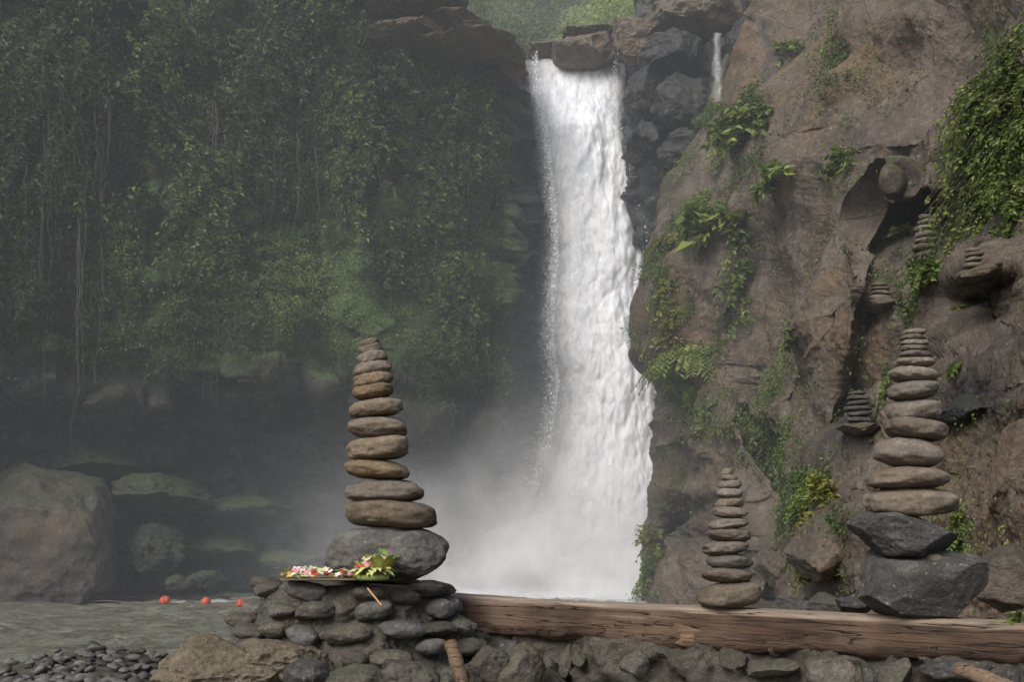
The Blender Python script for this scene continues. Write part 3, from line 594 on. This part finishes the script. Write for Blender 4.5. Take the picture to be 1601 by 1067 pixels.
# ---------------------------------------------------------------- boulders
def rockmesh(sx,sy,sz,seed,ang=.6,sub=5,rough=.05,planes=16,lo=.62,blk=1.):
    V,Fc=ico(sub); r=np.random.default_rng(seed)
    if blk!=1.: V=np.sign(V)*np.abs(V)**blk
    V=V+ (.18*fbm(V*1.1+seed*3.7,3,seed))[:,None]*V
    for k in range(planes):
        n=r.normal(0,1,3); n/=np.linalg.norm(n); d=r.uniform(lo,.9); t=np.maximum(0,V@n-d); V=V-n*(t*ang)[:,None]
    V=V*(1+(rough*fbm(V*3.+seed,5,seed+5)+rough*.5*ridge(V*5+seed,3,seed+9))[:,None])
    a,b=V.max(0),V.min(0); return (V-(a+b)/2)/(a-b)*np.array([sx,sy,sz]),Fc
def boulder(px,py,wp,hp,Y,mat,label,seed,name='boulder',cat='rock',group=None,ang=.85,dz=1.,rz=None,tilt=0.,sub=5,rough=.05,lo=.62,blk=1.):
    sc=Y/F; w=wp*sc;h=hp*sc; V,Fc=rockmesh(w,w*dz,h,seed,ang,sub,rough,16,lo,blk)
    p=at(px,py,Y); o=npmesh(name,V,Fc,M[mat],loc=tuple(p),rot=(0,tilt,0)); return tag(o,label,cat,group)
BL=[(78,836,228,226,30.5,'farboulder','huge blunt brown boulder at the left edge of the pool'),
(245,772,160,66,32.4,'mossboulder','mossy boulder directly behind the huge brown boulder'),
(150,720,160,60,33.2,'mossboulder','low mossy boulder above the huge brown boulder'),
(40,706,170,50,33.4,'mossboulder','mossy boulder at the far left under the cliff'),
(240,862,110,88,31.6,'shoredark','dark angular boulder touching the right side of the huge brown boulder'),
(325,908,60,32,31.,'shoredark','small dark rock at the waterline behind the red buoys'),
(280,912,50,28,30.5,'shoredark','small dark rock at the waterline beside the huge boulder'),
(340,860,130,50,34.,'mossboulder','dim rock in the mist left of the tall left cairn'),
(440,880,120,40,35,'mossboulder','hazy rock at the cliff foot near the left cairn boulder'),
(380,800,170,46,35,'mossboulder','mossy ledge rock in the haze under the overhang')]
for i,b in enumerate(BL): boulder(*b,seed=(407 if i==0 else 440)+i,group='boulders along the left shore',ang=1. if i else .75,sub=6 if i<5 else 5,rough=.14 if i else .09,lo=.5 if i else .7,blk=1. if i else .72)
TL=[(655,26,160,38,34.2,'slab','pale brown slab highest on the ledge left of the waterfall'),(738,86,170,28,34.0,'slab','long flat brown slab reaching toward the waterfall lip'),(640,68,130,30,34.,'slab','overgrown brown block under the highest slab'),(797,108,52,46,34.9,'slab','small brown block at the left corner of the lip'),(712,58,150,26,34.5,'slab','thin brown layer between the highest slab and the long flat slab'),
(912,92,104,52,36.9,'slab','brown boulder dividing the water at the lip'),(925,62,96,34,37.4,'slab','flat brown layer resting on the boulder dividing the lip'),(848,80,54,26,38,'slab','flat rock left of the boulder dividing the lip'),(1000,62,84,80,35.2,'slab','upright brown block right of the lip'),(1060,36,130,74,34.6,'slab','wide brown block above the wet dark rock'),(1128,26,96,60,33.5,'slab','brown block where the side trickle starts'),(1050,96,110,64,33.8,'darkboulder','dark wet block under the wide brown block'),(1165,64,60,70,32.5,'darkboulder','dark block right of the side trickle'),(966,64,50,56,36.9,'slab','small brown block at the back right of the lip'),(1008,150,70,76,34.2,'darkboulder','black wet block at the right shoulder of the waterfall'),(1065,170,104,90,33.4,'darkboulder','large black wet block between the fall and the side trickle'),(1012,225,76,60,34,'darkboulder','glistening dark block lower down beside the fall'),(1070,240,90,60,33,'darkboulder','lowest black wet block beside the brown cliff edge')]
for i,b in enumerate(TL): boulder(*b,seed=450+i,name='ledge_rock',group='rocks along the top of the waterfall',ang=1.,rough=.12,lo=.6,blk=.65,sub=6,dz=1.2)
RL=[(1240,948,64,34,8.2,'angular','small dark rock behind the beam nearest the small cairn'),(1292,946,64,38,7.8,'wallstone','middle rock behind the beam between the two right cairns'),(1340,940,60,46,7.4,'angular','pointed rock behind the beam touching the right cairn outline'),
(1578,905,110,110,6.4,'boulder','grey brown rock at the right edge beside the right cairn base'),(1530,640,120,60,0,'darkboulder','wet dark rock right of the upper right cairn'),(1590,740,90,170,0,'reddish','reddish brown rock at the right edge'),(1300,850,120,100,0,'boulder','rounded rock low between the two right cairns'),(1430,770,110,110,0,'boulder','brown rock behind the right cairn middle'),(1230,880,84,90,0,'boulder','rounded rock right behind the small cairn')]
for i,b in enumerate(RL):
    b=list(b)
    if b[4]==0: s,_=surf('right',b[0],b[1]); b[4]=s[1]+.42*b[2]*s[1]/F
    boulder(*b,seed=480+i,name='cliff_rock',group='rocks at the foot of the right cliff',ang=1.,dz=1.2,rough=.10,lo=.5,tilt=-.35 if b[2]>115 else 0,blk=.8)
# ---------------------------------------------------------------- pebbles on shore
peb=[]
for k in range(6):
    V,Fc=rockmesh(1,.8,.55,600+k,.35,3,.02,8); me=npmesh('pebble',V,Fc,M['pebble']); peb.append(me)
first=set()
TOP=[(-60,1040),(0,1033),(50,1022),(100,1010),(150,1003),(200,1006),(240,1016),(300,1020)]
for i in range(290):
    px=rng.uniform(-60,300); topy=interp(px,TOP)
    f=rng.random()**.8; py=topy+5+f*75; Y=12-3.2*f+rng.normal(0,.1); p=at(px,py,Y); s=rng.uniform(.09,.18)
    k=i%6
    if k in first: o=peb[k].copy(); C.objects.link(o)
    else: o=peb[k]; first.add(k)
    o.location=tuple(p); o.scale=(s*1.1,s,s*.9); o.rotation_euler=(rng.normal(0,.25),rng.normal(0,.25),rng.uniform(0,6.3))
    tag(o,'smooth grey pebble in the heap at the lower left shore','pebble','grey pebbles heaped on the near shore')
gx=np.linspace(-90,330,90); gf=np.linspace(-.5,1.3,50); PXg,Fg=np.meshgrid(gx,gf)
tp=interp(PXg,TOP)
Yh=12-3.2*Fg; Ph=np.stack([(PXg-CX)/F*Yh,Yh,CZ+(HY-(tp+10+np.maximum(Fg,0)*75+np.maximum(-Fg,0)*190))/F*Yh],-1)
o=npmesh('shingle_bank',Ph.reshape(-1,3),gridfaces(50,90),M['ground']); tag(o,kind='structure')
# ---------------------------------------------------------------- buoys
fl=[(258,930,1,28.9),(322,935,.9,28.2),(376,940,.85,27.4)]
for i,(px,py,s,Y) in enumerate(fl):
    p=at(px,py,Y); p[2]=.16
    e=empty('buoy',tuple(p)); tag(e,['round red buoy nearest the huge boulder','red buoy in the middle of the floating line','red buoy furthest right on the floating line'][i],'buoy','red buoys floating in a line')
    e.rotation_euler=(0,.3*(i-1),.5*i)
    V,Fc=ico(3); V=V*(1+.2*fbm(V*1.3+i,2,i)[:,None])*np.array([.155,.13,.13])*s; npmesh('float',V,Fc,M['buoy'],e)
    th=np.linspace(0,2*np.pi,24); ring=np.stack([0*th,np.cos(th)*.136*s,np.sin(th)*.136*s],1); V,Fc=tube_arrays(ring,.012,6); npmesh('seam_ring',V,Fc,M['buoy'],e)
    th=np.linspace(0,2*np.pi,14); ring=np.stack([-.17*s+np.cos(th)*.03,0*th,np.sin(th)*.03],1); V,Fc=tube_arrays(ring,.009,5); npmesh('eyelet',V,Fc,M['rope'],e)
xs=np.linspace(-12.5,-2,60); V,Fc=tube_arrays(np.stack([xs,np.interp(xs,[-12.5,-10.1,-8.7,-7.5,-2],[29.6,28.9,28.2,27.4,25.5]),.08+.02*np.sin(xs*3)],1),.014,6); o=npmesh('rope',V,Fc,M['rope']); tag(o,'thin reddish rope linking the floating buoys','rope')
# ---------------------------------------------------------------- cairn stones
def cstone(px0,px1,py0,py1,Y,mat,label,group,seed,tilt=0.,name='cairn_stone',flat=.75,ov=1.10,sub=5):
    sc=Y/F; r=np.random.default_rng(seed); dx=r.uniform(-2.2,2.2); px0+=dx+r.uniform(-1.5,1.5); px1+=dx+r.uniform(-1.5,1.5)
    w=(px1-px0)*sc; h=(py1-py0)*sc*ov; V,Fc=ico(sub)
    V=np.sign(V)*np.abs(V)**np.array([.9,.9,flat*r.uniform(.85,1.15)])
    V=V*(1+(.17*fbm(V*1.1+seed*1.7,3,seed)+.03*fbm(V*4+seed,4,seed+3))[:,None]); V[:,0]+=.2*r.uniform(-1,1)*(1-V[:,0]**2)*V[:,2]; V[:,2]+=r.uniform(-.22,.22)*V[:,0]+r.uniform(-.12,.12)*V[:,0]**2
    m=(V.max(0)-V.min(0)); V=(V-(V.max(0)+V.min(0))/2)/m*np.array([w,w*r.uniform(.72,.92),h])
    p=at((px0+px1)/2,(py0+py1)/2,Y); o=npmesh(name,V,Fc,M[mat],loc=tuple(p),rot=(r.uniform(-.05,.05),tilt+r.uniform(-.02,.02),0)); return tag(o,label,'stone',group)
ORD=['first','second','third','fourth','fifth','sixth','seventh','eighth','ninth','tenth','eleventh','twelfth','thirteenth','fourteenth']
def cairn(stones,Y,mat,who,seed,sub=5,grp=None):
    for i,s in enumerate(stones):
        x0,x1,y0,y1=s[:4]; tl=s[4] if len(s)>4 else 0
        lb=f'{ORD[i]} stone from the bottom of {who}' if i<len(stones)-1 else f'topmost stone of {who}'
        cstone(x0,x1,y0,y1,Y,mat,lb,'stones of '+who,seed+i,tl,sub=sub)
YL=3.98
V,Fc=rockmesh(196*YL/F,.40,90*YL/F,33,.35,6,.05,8,.75,.78); o=npmesh('cairn_boulder',V,Fc,M['cairnbase'],loc=tuple(at(605,867,YL))); tag(o,'rough grey boulder carrying the tall left cairn on the stone plinth','stone','boulders carrying cairns')
cairn([(541,683,783,827,.03),(537,662,751,785),(540,643,719,750),(542,640,684,720),(543,637,652,686,-.03),(545,630,623,653,-.04),(553,618,601,625,-.05),(551,615,583,606,-.16),(551,612,565,589,-.22),(557,605,549,572,-.28),(562,600,538,558,-.3),(564,592,529,545,-.35)],YL,'cairnA','the tall left cairn',700)
YM=3.68
cairn([(1090,1193,911,951),(1097,1176,888,913),(1101,1176,867,890),(1100,1172,846,869),(1103,1172,827,848),(1107,1170,809,829),(1114,1167,793,811),(1117,1162,778,795),(1118,1160,764,780,.05),(1122,1157,751,766),(1127,1152,742,753),(1130,1148,733,744)],YM,'cairnB','the small middle cairn',740)
YR=3.36
for (px,py,wp,hp,sd,lb,mt,tl,bk,lo_,pl) in [(1442,915,186,118,5,'large angular dark rock under the tall right cairn on the beam','angular',.05,.5,.72,14),(1416,839,166,74,12,'slanted angular dark rock between base rock and cairn stones on the right','angular',.12,.7,.68,14)]:
    V,Fc=rockmesh(wp*YR/F,.32,hp*YR/F,sd,1.,6,.045,pl,lo_,bk)
    if sd==5: V[:,0]+=.12*V[:,2]
    o=npmesh('cairn_boulder',V,Fc,M[mt],loc=tuple(at(px,py,YR)),rot=(0,tl,0)); tag(o,lb,'stone','boulders carrying cairns')
o=cstone(1445,1475,868,888,YR-.10,'cairnA','small brown wedge stone under the slanted rock of the right cairn','stones of the tall right cairn',790,name='wedge_stone')
cairn([(1351,1493,764,806),(1356,1480,731,765),(1367,1475,687,731),(1381,1478,656,689,.04),(1383,1470,626,658),(1387,1464,598,627),(1390,1464,575,599,.04),(1399,1460,559,577),(1403,1452,549,561,.04),(1405,1450,540,551),(1406,1449,532,542),(1408,1447,524,534),(1412,1449,515,526)],YR,'cairnB','the tall right cairn',760)
for who,px,yb,hs,ws,sd in [('the ledge cairn before the dark hollow',1449,393,[11,10,10,9,9,8],[38,36,35,33,30,22],800),('the little low ledge cairn',1376,470,[8,7,6,6],[34,32,30,24],810),('the dark cairn left of the right cairn',1341,662,[9,9,9,8,8,7],[36,38,40,36,34,28],820),('the ledge cairn nearest the right edge',1522,420,[9,8,8,7],[28,27,24,20],830)]:
    s,nv=surf('right',px,yb+6); Y=s[1]-.32; L=[];y=yb
    for h_,w_ in zip(hs,ws): L.append((px-w_/2+rng.uniform(-2,2),px+w_/2,y-h_,y)); y-=h_
    boulder(px+2,yb+10,58,22,Y+.12,'boulder','rock ledge holding up '+who,seed=sd,name='shelf_rock',group='shelf rocks under the small ledge cairns',dz=1.7,ang=.9,lo=.65,rough=.12,blk=.7)
    cairn(L,Y,'cairnB' if sd!=820 else 'angular',who,sd,4)
# ---------------------------------------------------------------- beam
A0=np.array([-.42,4.37,1.757-.078]); A1=np.array([2.3,2.85,1.712-.066]); L=np.linalg.norm(A1-A0); ux=(A1-A0)/L
nx,ns=360,64; xs=np.linspace(0,L,nx); th=np.linspace(0,2*np.pi,ns,endpoint=False)
c_,s_=np.cos(th),np.sin(th); cy=np.sign(c_)*np.abs(c_)**.55; cz=np.sign(s_)*np.abs(s_)**.55
V=np.zeros((nx,ns,3)); V[...,0]=xs[:,None]; hw=.085; hh=.078-.012*xs/L
V[...,1]=cy[None]*hw; V[...,2]=cz[None]*(hh[:,None])
p=V.reshape(-1,3).copy(); n=np.stack([p[:,0]*0,p[:,1]/hw,p[:,2]/.075],1); n/=np.linalg.norm(n,axis=1,keepdims=True)
d=.014*fbm(p*np.array([2.2,9,9]),4,900)+.011*ridge(p*np.array([1.2,14,14]),3,905)*.6+.024*fbm(p*np.array([1.2,2,2]),3,910)+.035*fbm(p*np.array([4,6,6]),4,915)*(p[:,2]<-.01)
kn=np.exp(-((p[:,0]-1.05)/.12)**2)*(p[:,2]<.03); d+=kn*.02*(1+.4*fbm(p*20,2,3))
d=np.where((p[:,2]>.05),d*.5,d)
p2=p+n*d[:,None]
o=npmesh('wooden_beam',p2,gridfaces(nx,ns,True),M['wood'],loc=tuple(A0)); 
zz=Vector((0,0,1)); X_=Vector(ux); Y_=zz.cross(X_).normalized(); Z_=X_.cross(Y_); o.rotation_euler=Matrix((X_,Y_,Z_)).transposed().to_euler()
bm=bmesh.new(); bm.from_mesh(o.data); bm.verts.ensure_lookup_table(); bm.faces.new([bm.verts[i] for i in range(ns)]); bm.faces.new([bm.verts[(nx-1)*ns+i] for i in range(ns)][::-1]); bm.to_mesh(o.data); bm.free()
tag(o,'long weathered brown timber beam lying across the stone wall under the cairns','beam'); beam=o
def bx(px):
    t=(px-CX)/F; k=(t*A0[1]-A0[0])/((A1-A0)[0]-t*(A1-A0)[1]); return A0+(A1-A0)*k
ik=float(np.linalg.norm(bx(1088)-A0))
V,Fc=rockmesh(.20,.05,.11,77,.8,5,.05,12); V[:,2]*=np.interp(V[:,0],[-.1,.1],[1.1,.5]); k1=npmesh('split_knot',V,Fc,M['woodlight'],beam); k1.location=(ik,-.072,-.034)
def stick(pts,r,name,label,mat='woodlight',n=14):
    pts=np.array(pts); tt=np.linspace(0,1,n); P=np.stack([np.interp(tt,np.linspace(0,1,len(pts)),pts[:,i]) for i in range(3)],1); V,Fc=tube_arrays(P-P[0],r*(1+.08*np.sin(np.arange(n)*2.1)),10)
    o=npmesh(name,V,Fc,M[mat],loc=tuple(P[0])); bm=bmesh.new(); bm.from_mesh(o.data); bm.verts.ensure_lookup_table(); bm.faces.new([bm.verts[i] for i in range(10)]); bm.faces.new([bm.verts[(n-1)*10+i] for i in range(10)]); bm.to_mesh(o.data); bm.free(); return tag(o,label,'wood')
stick([at(704,1003,3.5),at(735,1110,3.43)],.025,'wooden_stake','cut brown stake leaning against the foot of the stone plinth')
stick([at(1500,1046,3.0),at(1660,1110,2.7)],.024,'wooden_pole','pale wooden pole end at the lower right corner under the beam')
# ---------------------------------------------------------------- retaining wall under beam
e=empty('stone_wall',tuple(bx(1150)-np.array([0,0,1.3]))); tag(e,'low mortared wall of dark rough stones under the timber beam','wall'); base=np.array(e.location)
nu,nv_=260,90; U=np.linspace(-.05,1.02,nu); VV=np.linspace(0,1,nv_); Ug,Vg=np.meshgrid(U,VV)
perp=np.array([ux[1],-ux[0],0]); perp/=np.linalg.norm(perp)
if perp[1]>0: perp=-perp
P=A0+(A1-A0)*Ug[...,None]; P[...,2]=.2+(1.612-.2)*Vg; P=P+perp*.06
p=P.reshape(-1,3); P=P+perp*(.05*fbm(p*6,4,41)+.03*fbm(p*20,3,42)+.05*facet(p*np.array([6,6,9]),43)[0]).reshape(P.shape[:2])[...,None]
Pt=P[-1:]-perp*.3; Pt[...,2]+=-.02; P=np.concatenate([P,Pt],0)
npmesh('mortar',P.reshape(-1,3)-base,gridfaces(nv_+1,nu),M['mortar'],e)
z=1.60; cntw=0
while z>1.2:
    u=.06+rng.uniform(0,.03)
    while u<.93:
        w=rng.uniform(.05,.23); h=rng.uniform(.06,.15)
        c=A0+(A1-A0)*(u+w/2/L); c[2]=z-h/2+rng.uniform(-.03,.03)-.015; c=c+perp*(.06+rng.uniform(-.03,.03))
        if rng.random()<.85 and cntw<98:
            V,Fc=rockmesh(w,.12,h,1000+cntw,1.,4,.12,12,.5); o=npmesh('stone',V,Fc,M['wallstone'] if rng.random()<.6 else M['angular'],e,loc=tuple(c-base),rot=(0,rng.normal(0,.35),math.atan2(ux[1],ux[0])+rng.normal(0,.2))); cntw+=1
        u+=w/L+.001
    z-=.11
# ---------------------------------------------------------------- plinth
PXC=552
e=empty('stone_plinth',(float((PXC-CX)/F*4.),4.05,.3)); tag(e,'rough mortared stone plinth carrying the tall left cairn and the offerings','plinth'); base=np.array(e.location)
def prad(z): return np.interp(z,[.2,1.2,1.5,1.62,1.70,1.77,1.80,1.815,1.818],[.85,.74,.55,.46,.39,.355,.345,.31,.0])
def pcx(z): return np.interp(z,[.2,1.5,1.68,1.82],[-.08,-.02,.0,.0])
zz_=np.concatenate([np.linspace(.2,1.3,40,endpoint=False),np.linspace(1.3,1.76,110),[1.78,1.795,1.805,1.812,1.816,1.818]]); NT_=340; th=np.linspace(0,2*np.pi,NT_,endpoint=False)
rr=prad(zz_); P=np.zeros((len(zz_),NT_,3)); cxx=base[0]+pcx(zz_)
sq=lambda a,e_: np.sign(a)*np.abs(a)**e_
P[...,0]=cxx[:,None]+rr[:,None]*sq(np.cos(th),.8)[None]; P[...,1]=4.05+rr[:,None]*.8*sq(np.sin(th),.8)[None]; P[...,2]=zz_[:,None]
p=P.reshape(-1,3); nn=np.stack([p[:,0]-base[0],p[:,1]-4.05,0*p[:,0]],1); nn/=np.linalg.norm(nn,axis=1,keepdims=True)+1e-6
d=.05*fbm(p*3.2,4,51)+.045*fbm(p*12,4,52)+.014*fbm(p*45,3,57)-.01; d=np.where(p[:,2]>1.8,d*.3,d)
p2=p+nn*d[:,None]; p2[:,2]+=.016*fbm(p*7,3,54)
npmesh('mortar',p2-base,gridfaces(len(zz_),NT_,True),M['mortar'],e)
cs=0
for ri,z in enumerate([1.782,1.715,1.645,1.565,1.48,1.395]):
    a=math.pi*1.0+rng.uniform(0,.2)
    while a<math.pi*2.05:
        w=rng.uniform(.11,.20); h=rng.uniform(.055,.082); r_=prad(z)*1.0+.0
        cx_=base[0]+pcx(z)+r_*float(sq(np.cos(a),.8)); cy_=4.05+r_*.8*float(sq(np.sin(a),.8))
        if rng.random()<.88 and cs<98:
            V,Fc=rockmesh(w,.13,h,1200+cs,.5,4,.08,9,.68,.82); tx=math.atan2(.8*math.cos(a),-math.sin(a)); npmesh('stone',V,Fc,[M['wallstone'],M['wallstone'],M['cairnbase'],M['mortar']][int(rng.integers(0,4))],e,loc=(cx_-base[0],cy_-base[1]+rng.uniform(-.01,.02),z+rng.normal(0,.012)-base[2]),rot=(rng.normal(0,.1),rng.normal(0,.11),tx)); cs+=1
        a+=w/r_*.98
FG=[(350,1052,230,128,3.45,'earth','crumbly tan earth mound in front of the plinth at the lower left'),(440,1046,170,96,3.5,'earth','lower tan lump between the earth mound and the plinth'),(482,1062,80,60,3.3,'angular','dark angular stone at the foot of the plinth'),(560,1068,110,60,3.35,'wallstone','broad stone at the bottom below the incense stick'),(800,1050,110,90,3.75,'wallstone','mossy block where the plinth meets the wall'),(640,1062,100,60,3.4,'wallstone','brown stone left of the leaning stake'),(765,1045,70,70,3.7,'mortar','grey lump just right of the leaning stake'),(712,985,70,46,3.95,'wallstone','flat brown stone wedged between plinth and beam end')]
for i,b in enumerate(FG): boulder(*b,seed=1400+i,name='foreground_rock',group='rocks around the foot of the plinth',ang=.8,dz=.9,sub=7 if i<2 else 5,rough=.13)
# ---------------------------------------------------------------- offerings
def flower(par,loc,r,mat,n=5,rot=0,name='flower'):
    V=[];Fc=[]
    for k in range(n):
        a=2*math.pi*k/n+rot; ca,sa=math.cos(a),math.sin(a); b=len(V)
        for (u,v,w) in ((0,0,0),(.55,.36,.25),(1,0,.3),(.55,-.36,.25)): V.append(((u*ca-v*sa)*r,(u*sa+v*ca)*r,w*r))
        Fc+= [(b,b+1,b+2),(b,b+2,b+3)]
    return npmesh(name,V,Fc,M[mat],par,loc=loc,rot=(rng.normal(0,.4),rng.normal(0,.4),0),smooth=False)
tz=1.838
e=empty('offering_tray',((508-CX)/F*3.78,3.78,tz)); tag(e,'flat woven offering tray with white and pink petals on the plinth edge','offering')
Vt,Ft=ico(3); bmw=np.sign(Vt)*np.abs(Vt)**np.array([.5,.5,.6])*np.array([.15,.09,.004]); npmesh('tray',bmw,Ft,M['tray'],e)
rp=np.array([(-.15,-.09,.003),(.15,-.09,.003),(.15,.09,.003),(-.15,.09,.003),(-.15,-.09,.003)]); P=np.concatenate([np.linspace(rp[i],rp[i+1],10) for i in range(4)]); V,Fc=tube_arrays(P,.003,6); npmesh('rim',V,Fc,M['tray'],e)
for i in range(96):
    flower(e,(rng.uniform(-.15,.15),rng.uniform(-.10,.09),.010+rng.uniform(0,.026)),rng.uniform(.013,.023),['white','pink','cream','palmpale','cream','yellow','white','red','green','palmpale'][i%10],5,i)
e=empty('palm_offering',((583-CX)/F*3.70,3.70,tz)); tag(e,'pale green palm leaf basket with flowers beside the petal tray','offering')
V=[];Fc=[]
def strip(base_,d,L_,wd,curl):
    b=len(V); d=np.array(d,float); d/=np.linalg.norm(d); sd=np.cross(d,[0,0,1.]); sd/=np.linalg.norm(sd)+1e-9
    for k in range(6):
        t=k/5; c=np.array(base_)+d*L_*t+np.array([0,0,curl*L_*(t-t*t*1.1)*1.8]); w=wd*(1-t**3)*(.5+.5*math.sin(t*3.1)+.3)
        V.append(c-sd*w);V.append(c+sd*w)
    for k in range(5): Fc.append((b+2*k,b+2*k+1,b+2*k+3,b+2*k+2))
for i in range(30):
    a=i*2.4; strip((.012*math.cos(a),.012*math.sin(a),.008),(math.cos(a),math.sin(a),.05+.5*rng.random()),rng.uniform(.06,.095),.016,.6)
npmesh('palm_leaves',V,Fc,M['palmpale'],e)
V=[];Fc=[]
for i in range(18):
    a=i*1.9; strip((.03+.025*math.cos(a),.02*math.sin(a),.035),(math.cos(a)+.3,math.sin(a),.9),rng.uniform(.06,.11),.016,.3)
npmesh('palm_fringe',V,Fc,M['palmpale'],e)
th=np.linspace(0,2*np.pi,30); wv=np.stack([np.cos(th)*.05,np.sin(th)*.05,.012+0*th],1); Vb,Fb=tube_arrays(wv,.012,8); npmesh('basket_ring',Vb,Fb,M['palm'],e)
for i in range(30): flower(e,(rng.uniform(-.07,.08),rng.uniform(-.07,.03),.035+rng.uniform(0,.05)),rng.uniform(.012,.021),['cream','yellow','pink','palmpale','palmpale','yellow'][i%6],5,i)
flower(e,(.04,-.03,.10),.026,'green',7,0); flower(e,(.06,-.02,.115),.016,'red',6,0); flower(e,(-.045,-.04,.05),.018,'red',6,0)
V,Fc=tube_arrays([at(575,921,3.58),at(597,948,3.5)],.0035,6); o=npmesh('incense_stick',V,Fc,M['incense']); tag(o,'thin incense stick slanting off the plinth below the palm offering','stick')
s=at(1592,975,3.2); plant('bush','shrub','tiny green sprout at the right edge behind the beam',s,np.array([-.3,-1,.2]),.12,.08,30,.035,M['leafbright'],None,.5,'plant')
# ---------------------------------------------------------------- mist
def box(name,x0,x1,y0,y1,z0,z1,mat):
    V=[(x,y,z) for x in (x0,x1) for y in (y0,y1) for z in (z0,z1)]; Fc=[(0,1,3,2),(4,6,7,5),(0,4,5,1),(2,3,7,6),(0,2,6,4),(1,5,7,3)]
    return npmesh(name,V,Fc,mat,smooth=False)
t=NT('gorge_haze'); vs=t.n('ShaderNodeVolumeScatter'); vs.inputs['Color'].default_value=(.91,.96,1,1); vs.inputs['Density'].default_value=.0048; vs.inputs['Anisotropy'].default_value=-.2; t.done(None,vs.outputs[0])
o=box('gorge_haze',-34,16,13,75,.2,30,t.m); tag(o,'thin damp haze filling the gorge','haze',kind='stuff')
t=NT('fall_mist'); tc=t.n('ShaderNodeTexCoord'); 
def blob(c,r,a,pw=1.):
    m=t.n('ShaderNodeMapping',vector_type='TEXTURE'); m.inputs['Location'].default_value=c; m.inputs['Scale'].default_value=r; t.l(tc.outputs['Object'],m.inputs[0])
    ln=t.n('ShaderNodeVectorMath',operation='LENGTH'); t.l(m.outputs[0],ln.inputs[0]); return t.math('MULTIPLY',t.math('POWER',t.sm(ln.outputs['Value'],0,1,1,0),pw),a)
nz=t.sm(t.noise(t.coord((1,1,.8)),.45,3,.55),.3,.7,.45,1.35)
dn=t.math('MULTIPLY',t.math('ADD',t.math('ADD',blob((.6,34.,0),(7.0,4.,4.5),.24,1.),blob((-2,33.5,0),(11,5,8),.05)),blob((1.2,35.,4),(4.5,3.0,10),.05)),nz)
vs=t.n('ShaderNodeVolumeScatter'); vs.inputs['Color'].default_value=(.94,.98,1,1); t.l(dn,vs.inputs['Density']); vs.inputs['Anisotropy'].default_value=-.2; t.done(None,vs.outputs[0])
o=box('fall_mist',-13,8.5,28.5,40,.25,15,t.m); tag(o,'white mist billowing up from the foot of the waterfall','mist',kind='stuff')
# ---------------------------------------------------------------- light, world, camera
w=bpy.data.worlds.new('World'); bpy.context.scene.world=w; w.use_nodes=True; nt=w.node_tree; bg=nt.nodes['Background']
sky=nt.nodes.new('ShaderNodeTexSky'); sky.sky_type='NISHITA'; sky.sun_disc=False; sky.sun_elevation=R(42); sky.dust_density=3.; sky.air_density=1.; sky.altitude=100
sd=Vector((-.42,-.62,.68)).normalized(); sky.sun_rotation=math.atan2(sd.x,sd.y)
hs=nt.nodes.new('ShaderNodeHueSaturation'); hs.inputs['Saturation'].default_value=.7; nt.links.new(sky.outputs[0],hs.inputs['Color']); nt.links.new(hs.outputs[0],bg.inputs['Color']); bg.inputs['Strength'].default_value=.15
sl=bpy.data.lights.new('sun','SUN'); sl.energy=3.1; sl.angle=R(32); sl.color=(1,.98,.95); so=bpy.data.objects.new('sun',sl); C.objects.link(so); so.rotation_euler=sd.to_track_quat('Z','Y').to_euler(); so.location=(-20,0,40)
cam=bpy.data.cameras.new('camera'); cam.lens=F/1601*36; cam.sensor_width=36; cam.shift_y=(HY-533.5)/1601; cam.clip_end=2000; cam.clip_start=.05
co=bpy.data.objects.new('camera',cam); C.objects.link(co); co.location=(0,0,CZ); co.rotation_euler=(R(90),0,0); bpy.context.scene.camera=co
vsn=bpy.context.scene.view_settings; vsn.view_transform='Standard'; vsn.look='None'; vsn.exposure=0
